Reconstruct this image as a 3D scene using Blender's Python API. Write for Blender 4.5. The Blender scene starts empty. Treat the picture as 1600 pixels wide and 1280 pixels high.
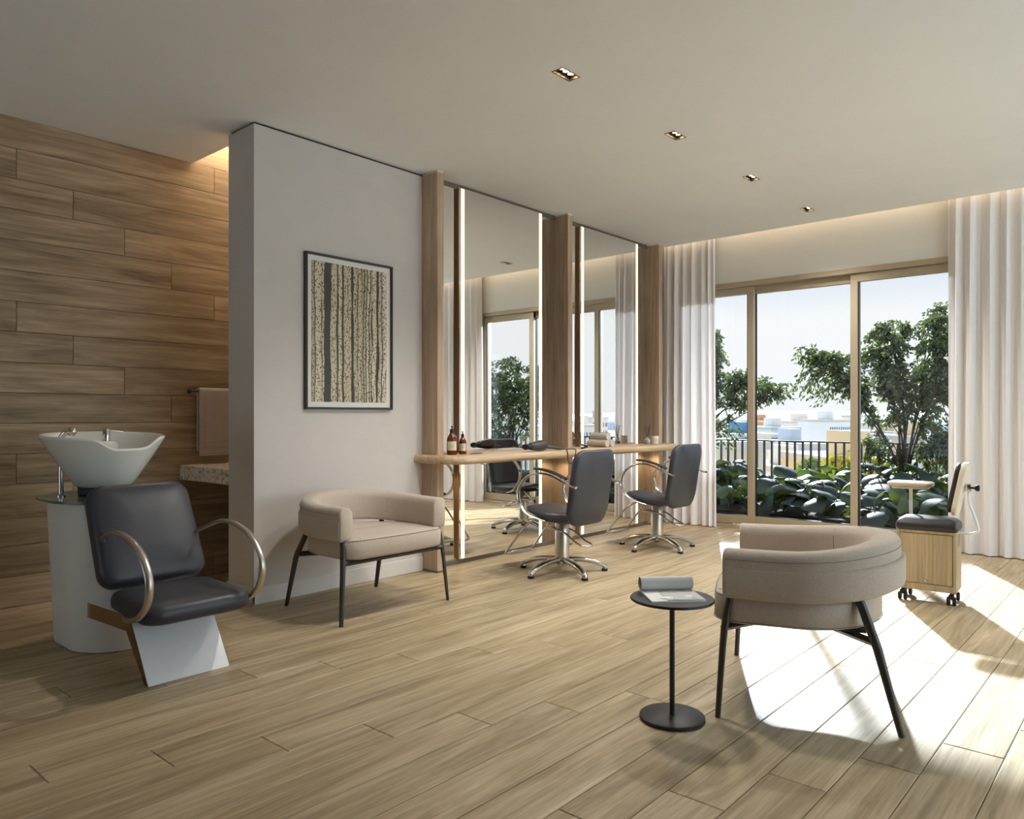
import bpy, bmesh, math, random
from mathutils import Vector, Matrix, Quaternion
random.seed(7)
PI = math.pi
R = math.radians
scn = bpy.context.scene
C = scn.collection

# ------------------------------------------------------------------ camera
YAW = math.atan(1037 / 1179.0)
cd = bpy.data.cameras.new('camera')
cam = bpy.data.objects.new('camera', cd)
C.objects.link(cam)
cam.location = (0, 0, 1.1)
cam.rotation_euler = (PI / 2, 0, YAW)
cd.sensor_width = 36.0
cd.lens = 1179.0 / 1600.0 * 36.0
cd.shift_y = 9 / 1600.0
cd.clip_start = 0.05
cd.clip_end = 3000
scn.camera = cam

# ------------------------------------------------------------------ sky, sun, exposure
vs = scn.view_settings
vs.view_transform = 'Standard'
vs.look = 'None'
vs.gamma = 1.0
vs.use_curve_mapping = False
vs.exposure = 1.12
scn.cycles.use_denoising = True
scn.cycles.max_bounces = 10
scn.cycles.diffuse_bounces = 6
scn.cycles.glossy_bounces = 5
scn.cycles.transparent_max_bounces = 16
scn.cycles.sample_clamp_indirect = 6.0
scn.cycles.caustics_reflective = False
scn.cycles.caustics_refractive = False

w = bpy.data.worlds.new('sky')
scn.world = w
w.use_nodes = True
nt = w.node_tree
bg = nt.nodes['Background']
bg.inputs['Strength'].default_value = 0.78
tc = nt.nodes.new('ShaderNodeTexCoord')
sx = nt.nodes.new('ShaderNodeSeparateXYZ')
rp = nt.nodes.new('ShaderNodeValToRGB')
nt.links.new(tc.outputs['Generated'], sx.inputs[0])
nt.links.new(sx.outputs['Z'], rp.inputs[0])
nt.links.new(rp.outputs[0], bg.inputs['Color'])
e = rp.color_ramp.elements
e[0].position = 0.0
e[0].color = (0.92, 0.93, 0.95, 1)
e[1].position = 1.0
e[1].color = (0.34, 0.52, 0.80, 1)
for p, c in ((0.12, (0.93, 0.935, 0.93, 1)), (0.18, (0.69, 0.755, 0.84, 1)), (0.34, (0.64, 0.76, 0.90, 1))):
    k = e.new(p)
    k.color = c

SUN_AZ, SUN_EL = R(28.5), R(25.0)
sl = bpy.data.lights.new('sun', 'SUN')
sl.energy = 11.8
sl.angle = R(1.6)
sl.color = (0.85, 0.945, 1.0)
so = bpy.data.objects.new('sun', sl)
C.objects.link(so)
sdir = Vector((math.sin(SUN_AZ) * math.cos(SUN_EL), -math.cos(SUN_AZ) * math.cos(SUN_EL), -math.sin(SUN_EL)))
so.rotation_euler = sdir.to_track_quat('-Z', 'Y').to_euler()
so.location = (-8, 14, 9)

# strengths of the room's own lamps
DOWN_W = 74.0
LED_E = 0.42
COVE_E = 2.2
PUCK_W = 1.6
ALCOVE_E = 65.0

# ------------------------------------------------------------------ node helpers
def srgb(r, g, b):
    f = lambda c: (c / 12.92 if c <= 0.04045 else ((c + 0.055) / 1.055) ** 2.4)
    return (f(r / 255), f(g / 255), f(b / 255), 1)

class NT:
    def __init__(s, name):
        s.m = bpy.data.materials.new(name)
        s.m.use_nodes = True
        s.t = s.m.node_tree
        s.p = s.t.nodes['Principled BSDF']
        s.out = s.t.nodes['Material Output']
    def n(s, typ, **kw):
        x = s.t.nodes.new('ShaderNode' + typ)
        for k, v in kw.items():
            if k.startswith('i_'):
                x.inputs[k[2:].replace('_', ' ')].default_value = v
            else:
                setattr(x, k, v)
        return x
    def l(s, a, b):
        s.t.links.new(a, b)
    def ramp(s, fac, stops):
        r = s.n('ValToRGB')
        el = r.color_ramp.elements
        el[0].position, el[0].color = stops[0]
        el[1].position, el[1].color = stops[-1]
        for p, c in stops[1:-1]:
            k = el.new(p)
            k.color = c
        s.l(fac, r.inputs[0])
        return r.outputs[0]
    def math(s, op, a, b=None, clamp=False):
        x = s.n('Math', operation=op)
        x.use_clamp = clamp
        for i, v in enumerate((a, b)):
            if v is None:
                continue
            if isinstance(v, (int, float)):
                x.inputs[i].default_value = v
            else:
                s.l(v, x.inputs[i])
        return x.outputs[0]
    def mix(s, fac, a, b, mode='MIX'):
        x = s.n('Mix', data_type='RGBA', blend_type=mode)
        for i, v in ((0, fac), (6, a), (7, b)):
            if isinstance(v, (int, float)):
                x.inputs[i].default_value = v
            elif isinstance(v, tuple):
                x.inputs[i].default_value = v
            else:
                s.l(v, x.inputs[i])
        return x.outputs[2]
    def bump(s, h, strength=0.2, dist=0.01):
        b = s.n('Bump')
        b.inputs['Strength'].default_value = strength
        b.inputs['Distance'].default_value = dist
        s.l(h, b.inputs['Height'])
        s.l(b.outputs[0], s.p.inputs['Normal'])

def mat(name, col, rough=0.5, metal=0.0, noise=0.0, nscale=20.0, bump=0.0, bscale=200.0, spec=None, coat=0.0, sheen=0.0):
    t = NT(name)
    t.p.inputs['Base Color'].default_value = col
    t.p.inputs['Roughness'].default_value = rough
    t.p.inputs['Metallic'].default_value = metal
    if spec is not None:
        t.p.inputs['Specular IOR Level'].default_value = spec
    if coat:
        t.p.inputs['Coat Weight'].default_value = coat
        t.p.inputs['Coat Roughness'].default_value = 0.08
    if sheen:
        t.p.inputs['Sheen Weight'].default_value = sheen
        t.p.inputs['Sheen Roughness'].default_value = 0.5
    co = t.n('TexCoord').outputs['Object']
    if noise:
        nz = t.n('TexNoise', i_Scale=nscale, i_Detail=5.0)
        t.l(co, nz.inputs['Vector'])
        d = tuple(c * (1 - noise) for c in col[:3]) + (1,)
        h = tuple(min(1, c * (1 + noise)) for c in col[:3]) + (1,)
        t.l(t.ramp(nz.outputs['Fac'], [(0.3, d), (0.7, h)]), t.p.inputs['Base Color'])
    if bump:
        nb = t.n('TexNoise', i_Scale=bscale, i_Detail=3.0)
        t.l(co, nb.inputs['Vector'])
        t.bump(nb.outputs['Fac'], bump, 0.004)
    return t.m

def wood(name, dark, mid, light, axis='Y', rough=0.45, scale=1.0, vary=0.14, fine=1.0, spec=0.35):
    t = NT(name)
    co = t.n('TexCoord').outputs['Object']
    oi = t.n('ObjectInfo')
    rnd = oi.outputs['Random']
    off = t.n('CombineXYZ')
    for i, k in enumerate((37.0, 61.0, 23.0)):
        t.l(t.math('MULTIPLY', rnd, k), off.inputs[i])
    add = t.n('VectorMath', operation='ADD')
    t.l(co, add.inputs[0])
    t.l(off.outputs[0], add.inputs[1])
    def grain(across, along, detail, dist):
        mp = t.n('Mapping')
        sc = [across * scale] * 3
        sc['XYZ'.index(axis)] = along * scale
        mp.inputs['Scale'].default_value = sc
        t.l(add.outputs[0], mp.inputs['Vector'])
        nz = t.n('TexNoise', i_Scale=1.0, i_Detail=detail, i_Distortion=dist)
        nz.inputs['Roughness'].default_value = 0.62
        t.l(mp.outputs[0], nz.inputs['Vector'])
        return nz.outputs['Fac']
    g1 = grain(11.0, 1.1, 7.0, 1.2)
    g2 = grain(48.0 * fine, 1.7, 5.0, 0.35)
    g3 = grain(150.0 * fine, 4.0, 3.0, 0.1)
    c1 = t.ramp(g1, [(0.30, dark), (0.5, mid), (0.70, light)])
    c2 = t.ramp(g2, [(0.30, (0.76, 0.74, 0.71, 1)), (0.64, (1.08, 1.08, 1.08, 1))])
    c3 = t.ramp(g3, [(0.30, (0.86, 0.85, 0.83, 1)), (0.60, (1.04, 1.04, 1.04, 1))])
    col = t.mix(1.0, t.mix(1.0, c1, c2, 'MULTIPLY'), c3, 'MULTIPLY')
    hs = t.n('HueSaturation')
    t.l(col, hs.inputs['Color'])
    t.l(t.math('ADD', t.math('MULTIPLY', rnd, 2 * vary), 1.0 - vary), hs.inputs['Value'])
    t.l(hs.outputs[0], t.p.inputs['Base Color'])
    t.p.inputs['Roughness'].default_value = rough
    t.p.inputs['Specular IOR Level'].default_value = spec
    t.bump(g2, 0.08, 0.003)
    return t.m

def emis(name, col, strength):
    t = NT(name)
    t.p.inputs['Base Color'].default_value = (0.8, 0.8, 0.8, 1)
    t.p.inputs['Emission Color'].default_value = col
    t.p.inputs['Emission Strength'].default_value = strength
    return t.m

def thin_glass(name, tint=(0.96, 0.98, 0.97, 1), refl=0.06):
    t = NT(name)
    tr = t.n('BsdfTransparent')
    tr.inputs['Color'].default_value = tint
    gl = t.n('BsdfGlossy')
    gl.inputs['Roughness'].default_value = 0.0
    fr = t.n('Fresnel')
    fr.inputs['IOR'].default_value = 1.22
    mx = t.n('MixShader')
    t.l(fr.outputs[0], mx.inputs[0])
    t.l(tr.outputs[0], mx.inputs[1])
    t.l(gl.outputs[0], mx.inputs[2])
    t.l(mx.outputs[0], t.out.inputs['Surface'])
    return t.m

def cloth_trans(name, col, trans=0.35):
    t = NT(name)
    d = t.n('BsdfDiffuse')
    d.inputs['Color'].default_value = col
    r = t.n('BsdfTranslucent')
    r.inputs['Color'].default_value = col
    mx = t.n('MixShader')
    mx.inputs[0].default_value = trans
    t.l(d.outputs[0], mx.inputs[1])
    t.l(r.outputs[0], mx.inputs[2])
    co = t.n('TexCoord').outputs['Object']
    nz = t.n('TexNoise', i_Scale=350.0, i_Detail=2.0)
    t.l(co, nz.inputs['Vector'])
    b = t.n('Bump')
    b.inputs['Strength'].default_value = 0.08
    b.inputs['Distance'].default_value = 0.002
    t.l(nz.outputs['Fac'], b.inputs['Height'])
    t.l(b.outputs[0], d.inputs['Normal'])
    t.l(mx.outputs[0], t.out.inputs['Surface'])
    return t.m

def leafmat(name, c1, c2, trans=0.3, scale=3.0):
    t = NT(name)
    co = t.n('TexCoord').outputs['Object']
    nz = t.n('TexNoise', i_Scale=scale, i_Detail=4.0)
    t.l(co, nz.inputs['Vector'])
    col = t.ramp(nz.outputs['Fac'], [(0.35, c1), (0.65, c2)])
    t.l(col, t.p.inputs['Base Color'])
    t.p.inputs['Roughness'].default_value = 0.35
    tr = t.n('BsdfTranslucent')
    t.l(t.mix(0.5, col, (0.35, 0.5, 0.05, 1)), tr.inputs['Color'])
    mx = t.n('MixShader')
    mx.inputs[0].default_value = trans
    t.l(t.p.outputs[0], mx.inputs[1])
    t.l(tr.outputs[0], mx.inputs[2])
    t.l(mx.outputs[0], t.out.inputs['Surface'])
    return t.m

# ------------------------------------------------------------------ mesh helpers
def cr(pts, n=6, closed=False):
    """smooth curve through points"""
    P = [Vector(p) for p in pts]
    out = []
    m = len(P)
    rng = m if closed else m - 1
    for i in range(rng):
        if closed:
            a, b, c, d = P[i - 1], P[i], P[(i + 1) % m], P[(i + 2) % m]
        else:
            b, c = P[i], P[i + 1]
            a = P[i - 1] if i > 0 else b + (b - c)
            d = P[i + 2] if i + 2 < m else c + (c - b)
        for k in range(n):
            t = k / n
            out.append(0.5 * ((2 * b) + (c - a) * t + (2 * a - 5 * b + 4 * c - d) * t * t + (3 * b - a - 3 * c + d) * t ** 3))
    if not closed:
        out.append(P[-1])
    return out

class MB:
    def __init__(s):
        s.v = []
        s.f = []
    def add(s, v, f):
        o = len(s.v)
        s.v += [tuple(x) for x in v]
        s.f += [tuple(i + o for i in q) for q in f]
        return s
    def box(s, x0, x1, y0, y1, z0, z1):
        v = [(x, y, z) for z in (z0, z1) for y in (y0, y1) for x in (x0, x1)]
        return s.add(v, [(0, 2, 3, 1), (4, 5, 7, 6), (0, 1, 5, 4), (2, 6, 7, 3), (0, 4, 6, 2), (1, 3, 7, 5)])
    def bbox(s, x0, x1, y0, y1, z0, z1, b=0.004, seg=2, mtx=None):
        bm = bmesh.new()
        bmesh.ops.create_cube(bm, size=1.0)
        for v in bm.verts:
            v.co = Vector((x0 + (v.co.x + 0.5) * (x1 - x0), y0 + (v.co.y + 0.5) * (y1 - y0), z0 + (v.co.z + 0.5) * (z1 - z0)))
        bmesh.ops.bevel(bm, geom=bm.edges[:], offset=b, segments=seg, profile=0.5, affect='EDGES')
        return s.bm(bm, mtx)
    def bm(s, bm, mtx=None):
        if mtx is not None:
            bmesh.ops.transform(bm, matrix=mtx, verts=bm.verts)
        bm.verts.index_update()
        s.add([v.co.copy() for v in bm.verts], [[v.index for v in f.verts] for f in bm.faces])
        bm.free()
        return s
    def loft(s, rings, cap0=True, cap1=True, closed=True):
        n = len(rings[0])
        v = [p for r in rings for p in r]
        f = []
        for i in range(len(rings) - 1):
            for j in range(n if closed else n - 1):
                k = (j + 1) % n
                f.append((i * n + j, i * n + k, (i + 1) * n + k, (i + 1) * n + j))
        if cap0:
            f.append(tuple(range(n - 1, -1, -1)))
        if cap1:
            b = (len(rings) - 1) * n
            f.append(tuple(b + j for j in range(n)))
        return s.add(v, f)
    def tube(s, pts, r, n=10, closed=False, ref=None, sec=None, cap=True):
        P = [Vector(p) for p in pts]
        m = len(P)
        T = []
        for i in range(m):
            a = P[i - 1] if (i > 0 or closed) else P[i]
            b = P[(i + 1) % m] if (i < m - 1 or closed) else P[i]
            t = (b - a)
            T.append(t.normalized() if t.length > 1e-9 else Vector((0, 0, 1)))
        rings = []
        if ref is None:
            u = Vector((0, 0, 1)).cross(T[0])
            if u.length < 0.05:
                u = Vector((1, 0, 0))
            u = (u - T[0] * u.dot(T[0])).normalized()
        for i in range(m):
            if ref is not None:
                u = Vector(ref)
                u = (u - T[i] * u.dot(T[i])).normalized()
            elif i > 0:
                q = T[i - 1].rotation_difference(T[i])
                u = (q @ u)
                u = (u - T[i] * u.dot(T[i])).normalized()
            w_ = T[i].cross(u)
            rr = r[i] if isinstance(r, (list, tuple)) else r
            a, b = (rr, rr) if sec is None else (rr * sec[0], rr * sec[1])
            rings.append([P[i] + u * (a * math.cos(2 * PI * k / n)) + w_ * (b * math.sin(2 * PI * k / n)) for k in range(n)])
        if closed:
            rings.append(rings[0])
            return s.loft(rings, False, False)
        return s.loft(rings, cap, cap)
    def lathe(s, prof, n=28, c=(0, 0, 0), mtx=None, sxy=(1, 1)):
        rings = []
        for r, z in prof:
            rings.append([Vector((c[0] + sxy[0] * r * math.cos(2 * PI * k / n), c[1] + sxy[1] * r * math.sin(2 * PI * k / n), c[2] + z)) for k in range(n)])
        if mtx is not None:
            rings = [[mtx @ p for p in rg] for rg in rings]
        return s.loft(rings, prof[0][0] > 1e-6, prof[-1][0] > 1e-6)
    def prism(s, poly, axis, a, b):
        def P(p, h):
            if axis == 'z':
                return (p[0], p[1], h)
            if axis == 'y':
                return (p[0], h, p[1])
            return (h, p[0], p[1])
        n = len(poly)
        v = [P(p, a) for p in poly] + [P(p, b) for p in poly]
        f = [tuple(range(n - 1, -1, -1)), tuple(range(n, 2 * n))] + [(i, (i + 1) % n, n + (i + 1) % n, n + i) for i in range(n)]
        return s.add(v, f)
    def mesh(s, name, m, smooth=40):
        me = bpy.data.meshes.new(name)
        me.from_pydata(s.v, [], s.f)
        bm = bmesh.new()
        bm.from_mesh(me)
        bmesh.ops.recalc_face_normals(bm, faces=bm.faces)
        bm.to_mesh(me)
        bm.free()
        if smooth:
            me.shade_smooth()
            me.set_sharp_from_angle(angle=R(smooth))
        me.materials.append(m)
        return me
    def obj(s, name, m, parent=None, smooth=40, loc=(0, 0, 0), rot=None, label=None):
        o = bpy.data.objects.new(name, s.mesh(name, m, smooth))
        C.objects.link(o)
        o.location = loc
        if rot:
            o.rotation_euler = rot
        if parent:
            o.parent = parent
        if label:
            o['label'] = label
        return o

def inst(name, me, parent=None, loc=(0, 0, 0), rot=(0, 0, 0), scale=None):
    o = bpy.data.objects.new(name, me)
    C.objects.link(o)
    o.location = loc
    o.rotation_euler = rot
    if scale:
        o.scale = scale
    if parent:
        o.parent = parent
    return o

def tag(o, label=None, cat=None, group=None, kind=None):
    for k, v in (('label', label), ('category', cat), ('group', group), ('kind', kind)):
        if v:
            o[k] = v
    return o

def thing(name, label, cat, loc=(0, 0, 0), rz=0.0, group=None):
    o = bpy.data.objects.new(name, None)
    C.objects.link(o)
    o.empty_display_size = 0.1
    o.location = loc
    o.rotation_euler = (0, 0, rz)
    return tag(o, label, cat, group)

def struct(name, label=None, loc=(0, 0, 0)):
    o = bpy.data.objects.new(name, None)
    C.objects.link(o)
    o.location = loc
    return tag(o, label, kind='structure')

def copy_tree(o, parent=None):
    c = o.copy()
    C.objects.link(c)
    c.parent = parent
    for ch in list(o.children):
        copy_tree(ch, c)
    return c

def spot(name, loc, power, size, blend=0.5, col=(1.0, 0.86, 0.66), radius=0.04, parent=None, aim=(0, 0, -1)):
    l = bpy.data.lights.new(name, 'SPOT')
    l.energy = power
    l.spot_size = size
    l.spot_blend = blend
    l.color = col
    l.shadow_soft_size = radius
    o = bpy.data.objects.new(name, l)
    C.objects.link(o)
    o.location = loc
    o.rotation_euler = Vector(aim).to_track_quat('-Z', 'Y').to_euler()
    if parent:
        o.parent = parent
    return o

# picture frame test used only to decide which floor planks deserve to be single objects
SY, CY_ = math.sin(YAW), math.cos(YAW)
def seen(x, y, z, m=40):
    de = -SY * x + CY_ * y
    if de < 0.2:
        return False
    r = CY_ * x + SY * y
    u, v = 800 + 1179 * r / de, 649 - 1179 * (z - 1.1) / de
    return -m < u < 1600 + m and -m < v < 1280 + m

# ------------------------------------------------------------------ materials
FLOOR = wood('floor oak', srgb(150, 131, 102), srgb(182, 163, 131), srgb(202, 185, 155), 'Y', rough=0.42, vary=0.08)
WALLW = wood('brown wall wood', srgb(128, 106, 82), srgb(166, 142, 112), srgb(188, 165, 136), 'Y', rough=0.5, vary=0.12)
PALEW = wood('pale oak', srgb(172, 146, 122), srgb(190, 164, 140), srgb(202, 178, 154), 'Z', rough=0.45, vary=0.05, fine=1.2)
COUNTW = wood('counter oak', srgb(184, 156, 124), srgb(202, 174, 142), srgb(214, 190, 160), 'Y', rough=0.4, vary=0.03)
EDGEW = wood('panel edge wood', srgb(158, 116, 80), srgb(178, 136, 98), srgb(192, 150, 112), 'Z', rough=0.45, vary=0.03)
CABW = wood('cart oak', srgb(172, 150, 116), srgb(184, 163, 130), srgb(194, 175, 144), 'Z', rough=0.5, vary=0.04, fine=1.6)
GREIGE = mat('greige wall paint', srgb(208, 201, 196), 0.85, noise=0.02, nscale=6, bump=0.03, bscale=300)
WHITEW = mat('white wall paint', srgb(226, 222, 216), 0.85, noise=0.01, nscale=4, bump=0.02)
CEIL = mat('ceiling paint', srgb(238, 239, 241), 0.9, noise=0.015, nscale=2.5, bump=0.03, bscale=120)
BASE = mat('baseboard paint', srgb(218, 212, 206), 0.5)
DARKGAP = mat('shadow gap black', srgb(40, 36, 32), 0.8)
SUBFLOOR = mat('joint brown', srgb(46, 34, 24), 0.9)
BRONZE = mat('champagne aluminium', srgb(180, 163, 138), 0.45, 0.25)
BRONZED = mat('dark gasket', srgb(34, 30, 28), 0.6)
GLASS = thin_glass('window glass', (0.775, 0.785, 0.795, 1))
CLEARG = thin_glass('clear side glass')
MIRROR = mat('mirror silver', (0.90, 0.91, 0.90, 1), 0.0, 1.0)
LEDM = emis('led warm white', (1.0, 0.84, 0.62, 1), LED_E)
COVEM = emis('cove led', (1.0, 0.78, 0.48, 1), COVE_E)
ALCOVEM = emis('alcove led', (1.0, 0.82, 0.58, 1), ALCOVE_E)
LAMPM = emis('downlight lens', (1.0, 0.86, 0.60, 1), 9.0)
GREYMET = mat('grey aluminium', srgb(128, 122, 114), 0.4, 0.6)
FABRIC = mat('beige bouclé', srgb(196, 182, 168), 0.9, noise=0.09, nscale=160, bump=0.35, bscale=700, sheen=0.15)
GUNMET = mat('gunmetal legs', srgb(72, 70, 66), 0.45, 0.5)
BLACKM = mat('black powder coat', srgb(30, 29, 30), 0.5, noise=0.05)
VINYL = mat('charcoal leatherette', srgb(56, 57, 66), 0.42, noise=0.04, nscale=60, bump=0.06, bscale=500)
CHROME = mat('polished steel', srgb(208, 205, 200), 0.18, 1.0)
BRUSHED = mat('brushed steel', srgb(196, 188, 178), 0.34, 1.0)
ALUWHITE = mat('white satin aluminium', srgb(244, 247, 253), 0.3, 0.0, noise=0.015, nscale=30)
CERAMIC = mat('white ceramic', srgb(236, 236, 232), 0.15, coat=0.3)
PEDWHITE = mat('white gelcoat', srgb(242, 243, 244), 0.28)
RUBBER = mat('black rubber', srgb(22, 21, 22), 0.6)
PAPER = mat('magazine paper', srgb(236, 235, 234), 0.6)
PAPERG = mat('magazine grey', srgb(206, 205, 206), 0.6)

# ------------------------------------------------------------------ the room
XW, XE, YS, YN = -5.0, 2.7, -2.6, 6.95      # wood wall, right wall, back wall, window wall
XP0, XP1, YP = -4.31, -4.018, 2.30          # partition
ZC = 2.81
PW, PL, PS = 0.1768, 1.483, 0.2966          # plank width, length, stagger

def plank_mesh(name, w_, l_, m, axis):
    """box with chamfered face; face looks +Z for axis z, +X for axis x"""
    g, c, h = 0.0012, 0.0026, 0.012
    a, b = w_ / 2 - g, l_ / 2 - g
    base = [(-a, -b), (a, -b), (a, b), (-a, b)]
    top = [(-a + c, -b + c), (a - c, -b + c), (a - c, b - c), (-a + c, b - c)]
    rings = [[(x, y, -h) for x, y in base], [(x, y, -0.0016) for x, y in base], [(x, y, 0) for x, y in top]]
    if axis == 'x':
        rings = [[(z, y, -x) for x, y, z in r] for r in rings]
    return MB().loft(rings).mesh(name, m, 0)

floor = MB().box(XW - 0.1, XE + 0.1, YS - 0.1, YN + 0.12, -0.12, -0.011).obj('floor', SUBFLOOR, smooth=0)
tag(floor, 'warm oak plank floor running towards the windows', kind='structure')
full = plank_mesh('plank', PW, PL, FLOOR, 'z')
rest = MB()
r0 = math.floor((XW + 0.942) / PW)
r1 = math.ceil((XE + 0.942) / PW)
for r in range(r0, r1 + 1):
    xa, xb = max(XW, -0.942 + r * PW), min(XE, -0.942 + (r + 1) * PW)
    if xb - xa < 0.02:
        continue
    j = (2.262 + r * PS) % PL
    k = math.floor((YS - j) / PL)
    y = j + k * PL
    while y < YN:
        ya, yb = max(YS, y), min(YN + 0.1, y + PL)
        y += PL
        if yb - ya < 0.03:
            continue
        cx, cy = (xa + xb) / 2, (ya + yb) / 2
        vis = any(seen(px, ya + (yb - ya) * t, 0) for px in (xa, xb) for t in (0, 0.25, 0.5, 0.75, 1))
        if vis:
            if abs(yb - ya - PL) < 1e-4 and abs(xb - xa - PW) < 1e-4:
                me = full
            else:
                me = plank_mesh('plank', xb - xa, yb - ya, FLOOR, 'z')
            inst('plank', me, floor, (cx, cy, 0))
        else:
            rest.box(xa + 0.001, xb - 0.001, ya + 0.001, yb - 0.001, -0.012, 0)
tag(rest.obj('plank_field', FLOOR, floor, 0), kind='stuff')

# wood plank wall
ww = MB().box(XW - 0.25, XW - 0.012, YS - 0.1, 3.5, 0, 3.1).obj('wall_wood', SUBFLOOR, smooth=0)
tag(ww, 'dark brown wood plank wall behind the wash basin', kind='structure')
RH = ZC / 16
wfull = plank_mesh('plank', RH, PL, WALLW, 'x')
for r in range(18):
    za = r * RH
    j = (1.375 + (14 - r) * PS) % PL
    k = math.floor((-1.2 - j) / PL)
    y = j + k * PL
    while y < 3.4:
        ya, yb = max(-1.2, y), min(3.4, y + PL)
        y += PL
        if yb - ya < 0.03 or (r > 15 and yb < 2.42):
            continue
        if r > 15:
            ya = max(ya, 2.40)
        me = wfull if abs(yb - ya - PL) < 1e-4 else plank_mesh('plank', RH, yb - ya, WALLW, 'x')
        inst('plank', me, ww, (XW, (ya + yb) / 2, za + RH / 2))
ws = MB()
for r in range(16):
    ws.box(XW - 0.012, XW, YS, -1.202, r * RH + 0.001, (r + 1) * RH - 0.001)
tag(ws.obj('plank_field', WALLW, ww, 0), kind='stuff')

# partition with recessed top joint
pt = MB().box(XP0, XP1, YP, YN, 0, ZC - 0.014).obj('wall_partition', GREIGE, smooth=0)
tag(pt, 'greige partition wall that carries the picture and the mirrors', kind='structure')
tag(MB().box(XP0 + 0.012, XP1 - 0.012, YP + 0.012, YN, ZC - 0.014, ZC + 0.02).obj('shadow_joint', DARKGAP, pt, 0), 'dark shadow joint')
bb = MB()
bb.bbox(XP1, XP1 + 0.014, YP - 0.014, 3.598, 0, 0.10, 0.003, 1)
bb.bbox(XP0, XP1 + 0.014, YP - 0.014, YP, 0, 0.10, 0.003, 1)
tag(bb.obj('baseboard_partition', BASE, smooth=0), 'pale baseboard along the partition wall', kind='structure')

# ceiling with holes for the downlights, a curtain pocket and the alcove recess
LX0, LX1 = -2.327, -2.263
LYS = [(-0.28 + 1.1 * k) for k in range(3, 7)]
LH = 0.068
ce = MB()
xs = [XW - 0.1, XP0, LX0, LX1, XE + 0.1]
ys = [YS - 0.1]
for y in LYS:
    ys += [y - LH, y + LH]
ys = sorted(ys + [2.41, 6.79])
for i in range(len(xs) - 1):
    for q in range(len(ys) - 1):
        hole = i == 2 and any(abs((ys[q] + ys[q + 1]) / 2 - y) < 0.01 for y in LYS)
        alc = i == 0 and ys[q] >= 2.40
        if not hole and not alc:
            ce.box(xs[i], xs[i + 1], ys[q], ys[q + 1], ZC, ZC + 0.15)
ce.box(XW - 0.3, XE + 0.2, YS - 0.2, YN + 0.3, ZC + 0.35, ZC + 0.45)
ce.box(XP0 - 0.0, XE + 0.1, 6.79, YN + 0.2, ZC + 0.15, ZC + 0.25)
ce.box(XW - 0.1, XP0, 2.41, 3.5, ZC + 0.25, ZC + 0.30)
ceil = ce.obj('ceiling', CEIL, smooth=0)
tag(ceil, 'smooth pale plaster ceiling with curtain pocket', kind='structure')

# back, right and alcove end walls
BX0, BX1, BZ0, BZ1 = -4.85, -2.95, 0.25, 2.1
bw_ = MB()
bw_.box(XW - 0.2, BX0, YS - 0.2, YS, 0, 3.1)
bw_.box(BX1, XE + 0.2, YS - 0.2, YS, 0, 3.1)
bw_.box(BX0, BX1, YS - 0.2, YS, 0, BZ0)
bw_.box(BX0, BX1, YS - 0.2, YS, BZ1, 3.1)
tag(bw_.obj('wall_back', mat('taupe paint', srgb(116, 109, 102), 0.85), smooth=0), kind='structure')
wr = MB()
RY0, RY1 = 2.1, 6.7
wr.box(XE, XE + 0.2, YS - 0.2, RY0, 0, 3.1)
wr.box(XE, XE + 0.2, RY1, YN + 0.2, 0, 3.1)
wr.box(XE, XE + 0.2, RY0, RY1, 2.45, 3.1)
tag(wr.obj('wall_right', WHITEW, smooth=0), kind='structure')
tag(MB().box(XW - 0.25, XP0, 3.4, 3.6, 0, 3.1).obj('wall_alcove', WHITEW, smooth=0), kind='structure')

# window wall
WX0, WX1, WZ = -3.95, -1.29, 2.39
VX0, VX1 = 0.1, 2.55
wn = MB()
wn.box(XP0 - 0.2, WX0, YN, YN + 0.2, 0, 3.1)
wn.box(WX1, VX0, YN, YN + 0.2, 0, 3.1)
wn.box(VX1, XE + 0.2, YN, YN + 0.2, 0, 3.1)
wn.box(WX0, WX1, YN, YN + 0.2, WZ, 3.1)
wn.box(VX0, VX1, YN, YN + 0.2, WZ, 3.1)
tag(wn.obj('wall_window', WHITEW, smooth=0), 'cream wall strip above the tall windows', kind='structure')

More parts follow.
